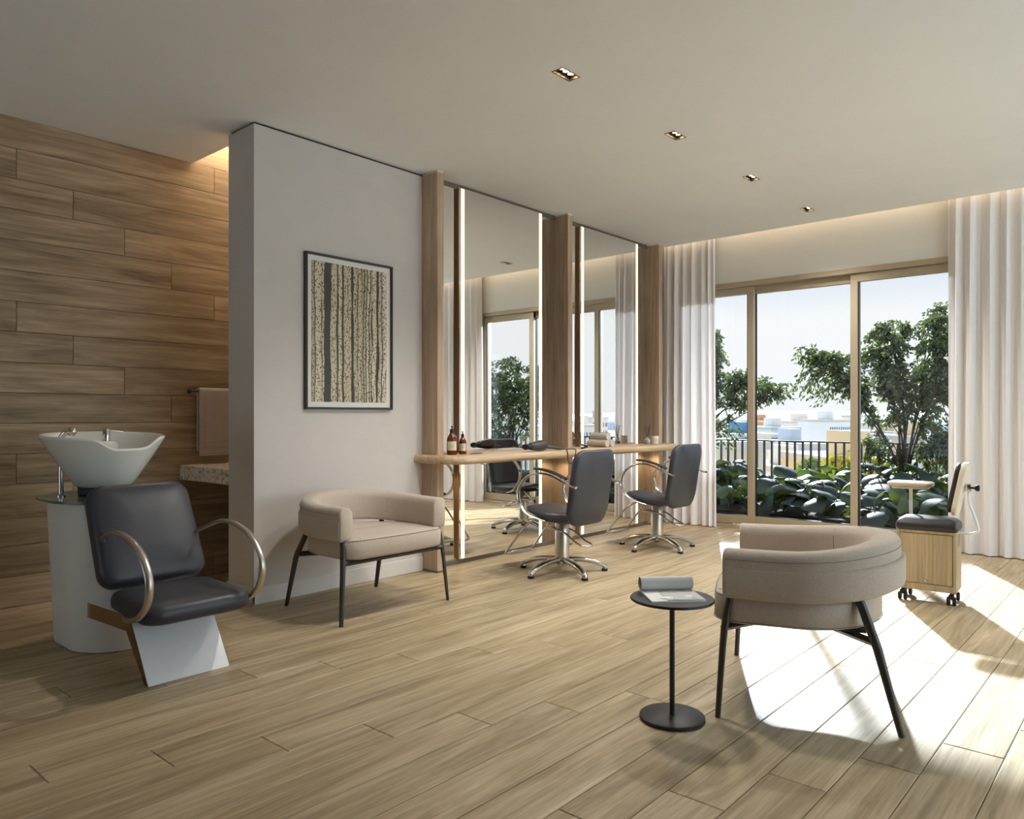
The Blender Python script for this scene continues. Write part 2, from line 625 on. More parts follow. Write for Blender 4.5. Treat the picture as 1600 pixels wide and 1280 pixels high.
def window(name, x0, x1, cuts, label, glass):
    w_ = struct(name, label)
    fr = MB()
    y0, y1 = YN - 0.012, YN + 0.12
    fr.bbox(x0, x1, y0, y1, WZ - 0.045, WZ, 0.003, 1)
    fr.bbox(x0, x0 + 0.05, y0, y1, 0, WZ, 0.003, 1)
    fr.bbox(x1 - 0.05, x1, y0, y1, 0, WZ, 0.003, 1)
    fr.bbox(x0, x1, y0, y1, -0.01, 0.035, 0.003, 1)
    fr.obj('frame', BRONZE, w_, 30)
    edges = [x0 + 0.05] + cuts + [x1 - 0.05]
    for i in range(len(edges) - 1):
        a, b = edges[i], edges[i + 1]
        yy = YN + (0.035 if i % 2 == 0 else 0.075)
        if i > 0:
            a -= 0.035
        sh = MB()
        st = 0.062
        za, zb = 0.04, WZ - 0.05
        sh.bbox(a, a + st, yy - 0.02, yy + 0.02, za, zb, 0.003, 1)
        sh.bbox(b - st + 0.03, b + 0.03 if i < len(edges) - 2 else b, yy - 0.02, yy + 0.02, za, zb, 0.003, 1)
        sh.bbox(a, b, yy - 0.0195, yy + 0.0195, zb - 0.07, zb, 0.003, 1)
        sh.bbox(a, b, yy - 0.0195, yy + 0.0195, za, za + 0.085, 0.003, 1)
        so_ = sh.obj('sash', BRONZE, w_, 30)
        gk = MB()
        for (p, q, c, d) in ((a + st, a + st + 0.008, za + 0.085, zb - 0.07), (b - st + 0.022, b - st + 0.03, za + 0.085, zb - 0.07)):
            gk.box(p, q, yy - 0.012, yy + 0.012, c, d)
        gk.box(a + st, b - st + 0.03, yy - 0.012, yy + 0.012, za + 0.085, za + 0.092)
        gk.obj('gasket', BRONZED, so_, 0)
        MB().box(a + st, b - st + 0.03, yy - 0.003, yy + 0.003, za + 0.086, zb - 0.071).obj('pane', glass, so_, 0)
    return w_
window('window_1', WX0, WX1, [-3.07, -2.12], 'tall sliding window in champagne metal frames behind the curtains', GLASS)
window('fill_window_2', VX0, VX1, [0.9, 1.75], 'added sliding window further along the wall, out of view, for fill light', CLEARG)  # added beyond the frame for sun bounce and fill

w3 = struct('fill_window_3', 'added unseen glazed front on the right wall that lets in fill light')  # added out of view to send fill light across the room
fr = MB()
fr.bbox(XE, XE + 0.1, RY0, RY1, 2.40, 2.45, 0.003, 1)
fr.bbox(XE, XE + 0.1, RY0, RY1, 0.0, 0.05, 0.003, 1)
for k in range(7):
    yy = RY0 + (RY1 - RY0 - 0.06) * k / 6
    fr.bbox(XE + 0.001, XE + 0.099, yy, yy + 0.06, 0.05, 2.40, 0.003, 1)
fr.obj('frame', BRONZE, w3, 30)
for k in range(6):
    yy = RY0 + 0.06 + (RY1 - RY0 - 0.06) * k / 6
    MB().box(XE + 0.045, XE + 0.055, yy, yy + (RY1 - RY0 - 0.06) / 6 - 0.06, 0.05, 2.40).obj('pane', CLEARG, w3, 0)

w4 = struct('fill_window_4', 'added unseen window behind the viewer that brightens the wash unit')  # invented opening behind the camera, lights the basin pedestal
fr = MB()
for (p, q, c, d) in ((BX0, BX1, BZ0, BZ0 + 0.05), (BX0, BX1, BZ1 - 0.05, BZ1), (BX0, BX0 + 0.05, BZ0, BZ1), (BX1 - 0.05, BX1, BZ0, BZ1), (-3.83, -3.77, BZ0, BZ1)):
    fr.bbox(p, q, YS - 0.12, YS - 0.02, c, d, 0.003, 1)
fr.obj('frame', BRONZE, w4, 30)
for (p, q) in ((BX0 + 0.05, -3.83), (-3.77, BX1 - 0.05)):
    MB().box(p, q, YS - 0.075, YS - 0.065, BZ0 + 0.05, BZ1 - 0.05).obj('pane', CLEARG, w4, 0)

# led line in the curtain pocket
cv = thing('cove_light', 'warm led line hidden in the curtain pocket over the windows', 'light', (0, 0, 0))
MB().box(XP1 + 0.01, XE - 0.05, 6.800, 6.812, ZC + 0.09, ZC + 0.115).obj('led_strip', COVEM, cv, 0)
MB().box(XP1 + 0.01, XE - 0.05, 6.7905, 6.800, ZC + 0.085, ZC + 0.12).obj('channel', GREYMET, cv, 0)
al = thing('alcove_light', 'warm led line in the ceiling recess above the alcove', 'light', (0, 0, 0))
MB().box(XW + 0.05, XW + 0.075, 2.47, 3.35, ZC + 0.235, ZC + 0.249).obj('led_strip', ALCOVEM, al, 0)
MB().box(XW + 0.04, XW + 0.05, 2.46, 3.36, ZC + 0.225, ZC + 0.25).obj('channel', GREYMET, al, 0)

# ------------------------------------------------------------------ downlights
dl_labels = {3: 'triple spot downlight in the ceiling, farthest from the windows of the four',
             4: 'triple spot downlight in the ceiling, second from the picture side',
             5: 'triple spot downlight in the ceiling, second from the curtains',
             6: 'triple spot downlight in the ceiling, closest to the windows'}
def downlight(k, y):
    cx = (LX0 + LX1) / 2
    t = thing('downlight', dl_labels.get(k, 'triple spot downlight in the ceiling behind the viewer'), 'downlight', (cx, y, ZC), 0, 'triple downlights in the ceiling')
    a, b = (LX1 - LX0) / 2, LH
    fr = MB()
    for (x0, x1, y0, y1) in ((-a - 0.004, a + 0.004, -b - 0.004, -b), (-a - 0.004, a + 0.004, b, b + 0.004), (-a - 0.004, -a, -b, b), (a, a + 0.004, -b, b)):
        fr.box(x0, x1, y0, y1, -0.003, 0.0)
    fr.obj('rim', GREYMET, t, 0)
    tr = MB()
    for (x0, x1, y0, y1) in ((-a, a, -b, -b + 0.002), (-a, a, b - 0.002, b), (-a, -a + 0.002, -b, b), (a - 0.002, a, -b, b)):
        tr.box(x0, x1, y0, y1, -0.002, 0.05)
    tr.box(-a, a, -b, b, 0.048, 0.052)
    tr.obj('tray', TRAYM, t, 0)
    for q in (-1, 0, 1):
        MB().lathe([(0.010, 0.047), (0.012, 0.035), (0.0175, 0.014), (0.019, 0.014), (0.019, 0.047)], 20, (0, q * 0.040, 0)).obj('reflector', CHROME, t)
        MB().lathe([(0.0145, 0.018), (0.0145, 0.021)], 20, (0, q * 0.040, 0)).obj('lens', LAMPM, t)
    spot('lamp', (0, 0, -0.006), DOWN_W, R(125), 0.75, (1.0, 0.965, 0.90), 0.10, t)
TRAYM = mat('bronze tray', srgb(120, 104, 80), 0.4, 0.6)
for k, y in enumerate(LYS):
    downlight(k + 3, y)

# ------------------------------------------------------------------ mirrors, wooden fins, counter
FY = [3.60, 5.105, 6.60]
FD, FT = -3.858, 0.062
fin_lab = ['tall oak fin beside the beige wall, at the counter end with the amber bottles',
           'tall oak fin between the two styling mirrors',
           'tall oak fin next to the curtain, behind the candle']
for y, lb in zip(FY, fin_lab):
    t = thing('wood_fin', lb, 'wood fin', (XP1, y, 0), 0, 'oak fins dividing the mirrors')
    MB().bbox(0.001, FD - XP1, 0, FT, 0.012, ZC - 0.012, 0.002, 1).obj('post', PALEW, t, 30)
    MB().box(0.004, FD - XP1 - 0.003, 0.003, FT - 0.003, ZC - 0.012, ZC).obj('top_cap', BASE, t, 0)
    MB().box(0.002, FD - XP1 + 0.001, -0.001, FT + 0.001, 0.0, 0.012).obj('foot_plate', GREYMET, t, 0)
for i, lb in enumerate(['full height mirror with vertical light strips, beside the framed picture', 'full height mirror with vertical light strips, next to the curtain']):
    ya, yb = FY[i] + FT, FY[i + 1]
    t = thing('wall_mirror', lb, 'mirror', (XP1, ya, 0), 0, 'styling mirrors with light strips')
    W_ = yb - ya
    MB().box(0.002, 0.018, 0.001, W_ - 0.001, 0.035, ZC - 0.035).obj('back_mirror', MIRROR, t, 0)
    MB().bbox(0.002, 0.03, 0.001, W_ - 0.001, 0.0, 0.035, 0.002, 1).obj('bottom_rail', GREYMET, t, 30)
    MB().box(0.002, 0.024, 0.001, W_ - 0.001, ZC - 0.034, ZC).obj('top_rail', GREYMET, t, 0)
    p0, p1, fx = 0.261, W_ - 0.218, 0.049
    MB().box(0.0185, fx - 0.006, p0, p1, 0.04, ZC - 0.03).obj('panel_box', EDGEW, t, 0)
    pf = MB().box(fx - 0.0055, fx, p0, p1, 0.036, ZC - 0.028).obj('front_mirror', MIRROR, t, 0)
    for q, yy in enumerate((p0 + 0.019, p1 - 0.034)):
        MB().box(fx, fx + 0.003, yy, yy + 0.034, 0.04, ZC - 0.032).obj('light_strip', LEDM, t, 0)

CZ0, CZ1 = 0.762, 0.822
cx0, cx1, cy0, cy1 = -3.962, -3.625, 3.525, 6.69
def arc(cx, cy, r, a0, a1, n=8):
    return [(cx + r * math.cos(a0 + (a1 - a0) * k / n), cy + r * math.sin(a0 + (a1 - a0) * k / n)) for k in range(n + 1)]
def counter_outline(o):
    """rounded plan with notches round the three fins; o insets the free edge"""
    rr = 0.20 - o
    pts = []
    pts += [(XP1 + 0.001, cy0 + o)]
    pts += arc(cx1 - 0.20, cy0 + 0.20, rr, -PI / 2, 0, 10)
    pts += arc(cx1 - 0.20, cy1 - 0.20, rr, 0, PI / 2, 10)
    pts += [(XP1 + 0.001, cy1 - o)]
    g = 0.001
    nf = FD + g
    f3, f2, f1 = FY[2], FY[1], FY[0]
    pts += [(XP1 + 0.001, f3 + FT + g), (nf, f3 + FT + g), (nf, f3 - g), (cx0, f3 - g), (cx0, f2 + FT + g), (nf, f2 + FT + g), (nf, f2 - g), (cx0, f2 - g),
            (cx0, f1 + FT + g), (nf, f1 + FT + g), (nf, f1 - g), (XP1 + 0.001, f1 - g)]
    return pts
rings = []
hh = (CZ1 - CZ0) / 2
for k in range(9):
    a = -PI / 2 + PI * k / 8
    o = 0.024 * (1 - math.cos(a))
    rings.append([(x, y, (CZ0 + CZ1) / 2 + hh * math.sin(a)) for x, y in counter_outline(o)])
ctr = MB().loft(rings).obj('styling_counter', COUNTW, smooth=50)
tag(ctr, 'long pale oak counter with a rounded edge running along the mirrors', 'counter')
for i, yy in enumerate((3.79, 5.00, 5.29, 6.50)):
    t = thing('counter_puck_light', ['small round light under the counter beside the fin at the bottle end', 'small round light under the counter, before the middle fin',
              'small round light under the counter, past the middle fin', 'small round light under the counter beside the curtain fin'][i], 'puck light', (-3.885, yy, CZ0), 0, 'puck lights under the counter')
    MB().lathe([(0.024, 0.0), (0.024, -0.007), (0.020, -0.008)], 20).obj('housing', GREYMET, t)
    MB().lathe([(0.019, -0.0082), (0.019, -0.0095)], 20).obj('lens', LAMPM, t)
    spot('lamp', (0, 0, -0.014), PUCK_W, R(140), 0.8, (1.0, 0.76, 0.45), 0.015, t)

# ------------------------------------------------------------------ framed picture
def birch():
    t = NT('birch print')
    co = t.n('TexCoord').outputs['Object']
    def layer(scale, seed, warp):
        mp = t.n('Mapping')
        mp.inputs['Location'].default_value = (0, seed, seed * 1.7)
        mp.inputs['Scale'].default_value = (0, 3.0, 2.2)
        t.l(co, mp.inputs['Vector'])
        nz = t.n('TexNoise', i_Scale=1.6, i_Detail=2.0)
        t.l(mp.outputs[0], nz.inputs['Vector'])
        sp = t.n('SeparateXYZ')
        t.l(co, sp.inputs[0])
        y = t.math('ADD', t.math('MULTIPLY', sp.outputs['Y'], scale), t.math('ADD', t.math('MULTIPLY', nz.outputs['Fac'], warp), seed))
        vo = t.n('TexVoronoi', voronoi_dimensions='1D', feature='DISTANCE_TO_EDGE', i_Scale=1.0)
        t.l(y, vo.inputs['W'])
        vc = t.n('TexVoronoi', voronoi_dimensions='1D', feature='F1', i_Scale=1.0)
        t.l(y, vc.inputs['W'])
        s2 = t.n('SeparateColor')
        t.l(vc.outputs['Color'], s2.inputs[0])
        return vo.outputs['Distance'], s2.outputs[0], s2.outputs[1]
    def specks(sy, sz, thr, soft):
        mp = t.n('Mapping')
        mp.inputs['Scale'].default_value = (0, sy, sz)
        t.l(co, mp.inputs['Vector'])
        vo = t.n('TexVoronoi', i_Scale=1.0)
        t.l(mp.outputs[0], vo.inputs['Vector'])
        return t.ramp(vo.outputs['Distance'], [(thr, (0, 0, 0, 1)), (thr + soft, (1, 1, 1, 1))])
    cream, tan, dark = srgb(218, 206, 182), srgb(168, 152, 124), srgb(50, 48, 46)
    d1, r1_, g1_ = layer(40.0, 3.0, 1.9)
    d2, r2_, g2_ = layer(25.0, 8.3, 0.9)
    back = t.mix(t.ramp(r1_, [(0.40, (0, 0, 0, 1)), (0.42, (1, 1, 1, 1))]), dark, t.mix(g1_, tan, cream))
    back = t.mix(t.ramp(d1, [(0.10, (0, 0, 0, 1)), (0.17, (1, 1, 1, 1))]), dark, back)
    on2 = t.math('MULTIPLY', t.ramp(r2_, [(0.52, (0, 0, 0, 1)), (0.54, (1, 1, 1, 1))]), t.ramp(d2, [(0.16, (0, 0, 0, 1)), (0.21, (1, 1, 1, 1))]))
    col = t.mix(on2, back, t.mix(g2_, srgb(186, 168, 134), srgb(226, 214, 186)))
    col = t.mix(t.math('MULTIPLY', 1.0, specks(95, 62, 0.30, 0.08)), srgb(70, 58, 44), col)
    col = t.mix(t.math('MULTIPLY', 1.0, specks(52, 30, 0.16, 0.05)), dark, col)
    t.l(col, t.p.inputs['Base Color'])
    t.p.inputs['Roughness'].default_value = 0.35
    return t.m
ART = birch()
y0, y1, z0, z1 = 2.632, 3.315, 1.137, 2.108
t = thing('picture_frame', 'black framed print of pale birch trunks hanging on the greige wall', 'picture', (XP1, (y0 + y1) / 2, z0))
hw, hz = (y1 - y0) / 2, z1 - z0
fr = MB()
fw = 0.014
fr.bbox(0.001, 0.028, -hw, -hw + fw, 0, hz, 0.002, 1)
fr.bbox(0.001, 0.028, hw - fw, hw, 0, hz, 0.002, 1)
fr.bbox(0.001, 0.028, -hw + fw, hw - fw, 0, fw, 0.002, 1)
fr.bbox(0.001, 0.028, -hw + fw, hw - fw, hz - fw, hz, 0.002, 1)
fr.obj('frame', mat('dark frame', srgb(52, 48, 46), 0.5), t, 30)
MB().box(0.002, 0.012, -hw + fw, hw - fw, fw, hz - fw).obj('mount_board', mat('white mount', srgb(226, 224, 220), 0.7), t, 0)
MB().box(0.012, 0.0135, -hw + 0.047, hw - 0.047, 0.047, hz - 0.047).obj('print', ART, t, 0)

# ------------------------------------------------------------------ armchairs
def build_armchair(label):
    t = thing('armchair', label, 'armchair', (0, 0, 0), 0, 'curved beige armchairs')
    # plan path of the outer face
    pl = [Vector((0.275, 0.378, 0)), Vector((0.18, 0.385, 0)), Vector((0.08, 0.388, 0))]
    pl += [Vector((0.04 - 0.375 * math.sin(a), 0.39 * math.cos(a), 0)) for a in [PI * k / 40 for k in range(1, 40)]]
    pl += [Vector((0.08, -0.388, 0)), Vector((0.18, -0.385, 0)), Vector((0.275, -0.378, 0))]
    # even spacing
    L = [0]
    for i in range(1, len(pl)):
        L.append(L[-1] + (pl[i] - pl[i - 1]).length)
    res = []
    NS = 64
    for k in range(NS + 1):
        s_ = L[-1] * k / NS
        i = 0
        while i < len(L) - 2 and L[i + 1] < s_:
            i += 1
        res.append(pl[i].lerp(pl[i + 1], (s_ - L[i]) / (L[i + 1] - L[i])))
    def nrm(i):
        a, b = res[max(0, i - 1)], res[min(NS, i + 1)]
        d = (b - a).normalized()
        n = Vector((-d.y, d.x, 0))
        return -n if n.dot(res[i] - Vector((0.1, 0, 0))) < 0 else n
    def back_amt(i):
        u = abs(i / NS - 0.5) * 2
        return 0.5 + 0.5 * math.cos(PI * min(1, u / 0.85))
    rings = []
    for i in range(NS + 1):
        n = nrm(i)
        ba = back_amt(i)
        th = 0.088 + 0.022 * ba
        zt, zb = 0.612 + 0.040 * ba, 0.438 + 0.028 * ba
        prof = []   # (depth inward from outer face, z)
        R_ = 0.034
        for a in range(0, 7):      # outer top round
            q = PI / 2 * a / 6
            prof.append((R_ - R_ * math.cos(q), zt - R_ + R_ * math.sin(q)))
        R2 = 0.042
        for a in range(0, 7):      # inner top round
            q = PI / 2 * a / 6
            prof.append((th - R2 + R2 * math.sin(q), zt - R2 + R2 * math.cos(q)))
        R3 = 0.018
        for a in range(0, 4):
            q = PI / 2 * a / 3
            prof.append((th - R3 + R3 * math.cos(q), zb + R3 - R3 * math.sin(q)))
        for a in range(0, 4):
            q = PI / 2 * a / 3
            prof.append((R3 - R3 * math.sin(q), zb + R3 - R3 * math.cos(q)))
        ring = [res[i] - n * d + Vector((0, 0, z)) for d, z in prof]
        rings.append(ring)
    def endcap(rg, dirx, outward):
        c = sum(rg, Vector()) / len(rg)
        out = []
        for k, (sc, dd) in enumerate(((1.0, 0.0), (0.97, 0.006), (0.90, 0.010))):
            out.append([c + (p - c) * sc + Vector((dd, 0, 0)) for p in rg])
        return out
    rings = endcap(rings[0], 1, 1)[::-1] + rings[1:-1] + endcap(rings[-1], 1, 1)
    br = MB().loft(rings).obj('backrest', FABRIC, t, 50)
    # seams round the arm ends and the inside
    # lower outer band
    rings = []
    for i in range(NS + 1):
        n = nrm(i)
        ba = back_amt(i)
        zb = 0.436 + 0.028 * ba
        zt = 0.548 + 0.030 * ba
        o = 0.004 + 0.012 * ba
        prof = [(-o + 0.004, zb + 0.012), (-o, zb + 0.026), (-o, zt - 0.010), (-o + 0.004, zt - 0.002), (-o + 0.010, zt), (0.030, zt - 0.004), (0.030, zb - 0.002), (0.012, zb - 0.002)]
        rings.append([res[i] - n * d + Vector((0, 0, z)) for d, z in prof])
    MB().loft(rings).obj('outer_band', FABRIC, t, 50)
    # piping seam lines
    sm = MB()
    for (off, dz) in ((0.001, -0.034),):
        sm.tube([res[i] + nrm(i) * off + Vector((0, 0, 0.612 + 0.040 * back_amt(i) + dz)) for i in range(0, NS + 1)], 0.0016, 6)
    for i in (17, NS - 17):
        n = nrm(i)
        ba = back_amt(i)
        th = 0.088 + 0.022 * ba
        zt = 0.612 + 0.04 * ba
        sm.tube([res[i] - n * (th - 0.042) + Vector((0, 0, zt + 0.0005)), res[i] - n * (th - 0.012) + Vector((0, 0, zt - 0.012)), res[i] - n * (th + 0.0005) + Vector((0, 0, zt - 0.042)), res[i] - n * (th + 0.0005) + Vector((0, 0, 0.50))], 0.0012, 6)
    sm.obj('seam', mat('seam thread', srgb(150, 137, 124), 0.9) if 'seam thread' not in bpy.data.materials else bpy.data.materials['seam thread'], br)
    # seat cushion
    def seat_out(o):
        p = []
        rr = 0.09
        fx_, hy = 0.325 - o, 0.352 - o
        p += [(fx_ + 0.012 * (1 - (y / 0.26) ** 2), y) for y in [-0.26 + 0.52 * k / 8 for k in range(9)]]
        p += arc(fx_ - rr, hy - rr, rr, 0, PI / 2, 6)[1:]
        p += [(0.04 - (0.31 - o) * math.sin(PI * k / 24), hy * math.cos(PI * k / 24)) for k in range(0, 25)]
        p += arc(fx_ - rr, -hy + rr, rr, -PI / 2, 0, 6)[:-1]
        return p
    rings = []
    for o, z in ((0.10, 0.334), (0.022, 0.334), (0.008, 0.338), (0.0, 0.350), (0.0, 0.425), (0.005, 0.436), (0.016, 0.442), (0.05, 0.445), (0.12, 0.448), (0.2, 0.449)):
        rings.append([(x, y, z) for x, y in seat_out(o)])
    MB().loft(rings).obj('seat', FABRIC, t, 50)
    sm = MB()
    for z, o in ((0.437, 0.003), (0.346, -0.001)):
        sm.tube([(x, y, z) for x, y in seat_out(o)], 0.0016, 6, closed=True)
    sm.obj('seam', bpy.data.materials['seam thread'], t.children[-1])
    # frame and legs
    fm = MB()
    for s_ in (-1, 1):
        fm.tube([(-0.222, s_ * 0.303, 0.306), (-0.03, s_ * 0.12, 0.322)], 0.015, 4)
        fm.tube([(0.279, s_ * 0.352, 0.322), (0.10, s_ * 0.16, 0.326)], 0.013, 4)
    fm.tube([(0.279, -0.352, 0.322), (0.279, 0.352, 0.322)], 0.016, 4)
    fm.box(-0.2, 0.25, -0.25, 0.25, 0.322, 0.334)
    fm.obj('seat_frame', GUNMET, t, 30)
    for s_ in (-1, 1):
        MB().tube(cr([(0.258, s_ * 0.340, 0.446), (0.279, s_ * 0.356, 0.318), (0.300, s_ * 0.382, 0.0)], 4), [0.0155] * 5 + [0.0145, 0.0135, 0.0125, 0.0115], 12, sec=(1.0, 0.8)).obj('leg', GUNMET, t)
        MB().tube([(-0.165, s_ * 0.258, 0.475), (-0.222, s_ * 0.303, 0.315), (-0.232, s_ * 0.309, 0.285), (-0.305, s_ * 0.325, 0.0)], [0.0155, 0.016, 0.016, 0.0115], 12).obj('leg', GUNMET, t)
    return t
ac1 = build_armchair('beige curved armchair standing against the greige wall beneath the picture')
ac1.location = (-3.552, 2.737, 0)
ac2 = copy_tree(ac1)
ac2['label'] = 'beige curved armchair seen from behind in the sunlight, beside the black side table'
ac2.location = (-1.10, 3.02, 0)
ac2.rotation_euler = (0, 0, R(199.8))

# ------------------------------------------------------------------ side table and magazine
TX, TY = -1.371, 2.438
t = thing('side_table', 'small round black metal side table with an open magazine on top', 'side table', (TX, TY, 0))
MB().lathe([(0.0, 0.0), (0.112, 0.0), (0.117, 0.003), (0.117, 0.012), (0.113, 0.015), (0.0, 0.016)], 48).obj('base', BLACKM, t)
MB().lathe([(0.0095, 0.014), (0.0095, 0.43)], 20).obj('pole', BLACKM, t)
MB().lathe([(0.0, 0.430), (0.147, 0.430), (0.1505, 0.433), (0.1505, 0.437), (0.148, 0.440), (0.0, 0.440)], 56).obj('top', BLACKM, t)
mg = thing('magazine', 'open magazine with its cover rolled back, lying on the black side table', 'magazine', (TX - 0.013, TY + 0.014, 0.440), R(46.5))
# local x runs along the rolled spine, local -y towards the loose edge
prof = [(-0.098, 0.0), (0.075, 0.0), (0.075, 0.007), (0.04, 0.0085), (-0.05, 0.0075), (-0.098, 0.006)]
MB().prism([(y, z) for y, z in prof], 'x', -0.098, 0.098).obj('pages', PAPER, mg, 40)
sp = [(0.066 + (0.026 - 0.004 * k / 32) * math.sin(-R(150) + R(500) * k / 32), 0.034 - (0.026 - 0.004 * k / 32) * math.cos(-R(150) + R(500) * k / 32)) for k in range(33)]
rings = [[(x, y, z) for y, z in sp] + [(x, 0.066 + (y - 0.066) * 0.95, 0.034 + (z - 0.034) * 0.95) for y, z in sp[::-1]] for x in (-0.098, 0.098)]
MB().loft(rings).obj('rolled_cover', PAPERG, mg, 40)
def blob(cx, cy, rx, ry, z, n=14, seed=1):
    rd = random.Random(seed)
    ph = [rd.uniform(0.8, 1.15) for _ in range(n)]
    return [(cx + rx * ph[k] * math.cos(2 * PI * k / n), cy + ry * ph[k] * math.sin(2 * PI * k / n)) for k in range(n)]
MB().box(-0.04, 0.096, -0.094, 0.035, 0.0086, 0.0089).obj('photo_print', mat('grey photo print', srgb(196, 195, 194), 0.55, noise=0.05, nscale=40), mg, 0)
MB().prism(blob(-0.03, -0.06, 0.024, 0.018, 0, seed=4), 'z', 0.0090, 0.0094).obj('printed_shape', mat('white print', srgb(240, 239, 236), 0.5), mg, 0)
MB().prism(blob(0.05, -0.045, 0.016, 0.012, 0, seed=6), 'z', 0.0090, 0.0094).obj('printed_shape', bpy.data.materials['white print'], mg, 0)
MB().prism(blob(0.065, -0.075, 0.013, 0.008, 0, seed=9), 'z', 0.0090, 0.0094).obj('printed_shape', mat('mid grey print', srgb(150, 149, 150), 0.5), mg, 0)
for k in range(3):
    MB().box(-0.02 + 0.007 * k, -0.016 + 0.007 * k, -0.089, -0.085, 0.0090, 0.0093).obj('print_mark', BLACKM, mg, 0)

# ------------------------------------------------------------------ styling chairs (face local +X)
def build_styling(label):
    t = thing('styling_chair', label, 'salon chair', (0, 0, 0), 0, 'styling chairs at the counter')
    # five star base: measured in the room, chair is turned by pi
    hub = MB()
    hub.lathe([(0.0, 0.062), (0.052, 0.062), (0.058, 0.072), (0.055, 0.092), (0.047, 0.108), (0.045, 0.112), (0.0, 0.112)], 32)
    hub.obj('hub', CHROME, t)
    for a in (192, 264.5, 337, 49, 120.5):
        a = R(a - 180)
        d = Vector((math.cos(a), math.sin(a), 0))
        path = cr([d * 0.02 + Vector((0, 0, 0.088)), d * 0.10 + Vector((0, 0, 0.090)), d * 0.20 + Vector((0, 0, 0.076)), d * 0.285 + Vector((0, 0, 0.046)), d * 0.318 + Vector((0, 0, 0.028))], 4)
        n = len(path)
        ar = MB().tube(path, [0.033 - 0.012 * k / (n - 1) for k in range(n)], 12, sec=(1.0, 0.66)).obj('base_arm', CHROME, t)
        MB().lathe([(0.0, 0.0), (0.020, 0.0), (0.022, 0.003), (0.022, 0.017), (0.0, 0.018)], 20, d * 0.307).obj('glide', RUBBER, ar)
        MB().lathe([(0.0, 0.046), (0.014, 0.044), (0.018, 0.036), (0.018, 0.016), (0.0, 0.016)], 20, d * 0.307).obj('foot_cap', CHROME, ar)
    MB().lathe([(0.050, 0.108), (0.050, 0.350), (0.046, 0.356), (0.046, 0.385)], 36).obj('column', BRUSHED, t)
    MB().bbox(-0.10, 0.10, -0.10, 0.10, 0.372, 0.392, 0.006, 2).obj('seat_plate', BLACKM, t)
    # seat shell: tapered pad, thin at the front
    rings = []
    for k in range(15):
        u = k / 14
        x = 0.205 - 0.42 * u
        hw_ = 0.168 + 0.052 * min(1, u * 1.6) ** 0.7
        if u < 0.12:
            hw_ -= 0.03 * (1 - u / 0.12) ** 2
        top = 0.452 - 0.018 * math.sin(PI * u) + 0.01 * (1 - u)
        bot = top - (0.030 + 0.050 * min(1, u * 1.3))
        rr = []
        m = 18
        for q in range(m):
            a = 2 * PI * q / m
            cy_, sz = math.cos(a), math.sin(a)
            ee = 0.35
            yy = hw_ * math.copysign(abs(cy_) ** ee, cy_)
            zz = (top + bot) / 2 + (top - bot) / 2 * math.copysign(abs(sz) ** 0.6, sz)
            rr.append((x, yy, zz))
        rings.append(rr)
    f0 = [(x + 0.010, y * 0.97, 0.440 + (z - 0.440) * 0.55) for x, y, z in rings[0]]
    MB().loft([f0] + rings).obj('seat', VINYL, t, 50)
    # backrest: rounded slab, slightly wrapped, leaning back
    BW, ZB, ZT, TH = 0.222, 0.352, 0.868, 0.052
    def bx_(z):
        u = (z - ZB) / (ZT - ZB)
        return -0.225 - 0.085 * u - 0.012 * math.sin(PI * u)
    outl = []
    for (cy_, cz_, a0) in ((BW - 0.085, ZT - 0.085, 0), (-BW + 0.085, ZT - 0.085, PI / 2)):
        outl += arc(cy_, cz_, 0.085, a0, a0 + PI / 2, 8)
    for (cy_, cz_, a0) in ((-BW + 0.11, ZB + 0.11, PI), (BW - 0.11, ZB + 0.11, 1.5 * PI)):
        outl += arc(cy_, cz_, 0.11, a0, a0 + PI / 2, 8)
    cz_ = (ZB + ZT) / 2
    def ring(sc, dep):
        r_ = []
        for y, z in outl:
            yy, zz = y * (1 - sc / BW), cz_ + (z - cz_) * (1 - sc / (ZT - cz_))
            wrap = 0.035 * (yy / BW) ** 2
            taper = 1.0 + 0.02 * (zz - cz_)
            r_.append((bx_(zz) + wrap + dep, yy * taper, zz))
        return r_
    rr = [ring(0.20, TH / 2 - 0.004), ring(0.13, TH / 2), ring(0.06, TH / 2), ring(0.018, TH / 2), ring(0.005, TH / 2 - 0.008), ring(0.0, TH / 2 - 0.022), ring(0.0, -TH / 2 + 0.018), ring(0.005, -TH / 2 + 0.006), ring(0.018, -TH / 2), ring(0.06, -TH / 2 - 0.004), ring(0.13, -TH / 2 - 0.007), ring(0.20, -TH / 2 - 0.008)]
    MB().loft(rr).obj('backrest', VINYL, t, 60)
    # looping armrests
    for s_ in (-1, 1):
        y = s_ * 0.262
        path = cr([(-0.305, y - s_ * 0.02, 0.628), (-0.22, y, 0.655), (-0.10, y, 0.698), (0.02, y, 0.705), (0.12, y, 0.665), (0.178, y, 0.585), (0.170, y, 0.500), (0.115, y - s_ * 0.01, 0.432), (0.03, y - s_ * 0.05, 0.392), (-0.06, y - s_ * 0.10, 0.372)], 6)
        lp = MB().tube(path, 0.020, 12, ref=(0, 1, 0), sec=(1.0, 0.36)).obj('armrest', CHROME, t)
        MB().tube([(-0.315, y, 0.628), (-0.275, y, 0.634)], 0.008, 10).obj('pivot', CHROME, lp)
        pad = cr([(-0.235, y, 0.682), (-0.15, y, 0.712), (-0.05, y, 0.734), (0.03, y, 0.738)], 5)
        n = len(pad)
        MB().tube(pad, [0.020 + 0.002 * math.sin(PI * k / (n - 1)) for k in range(n)], 12, ref=(0, 1, 0), sec=(1.0, 0.42)).obj('arm_pad', BLACKM, lp)
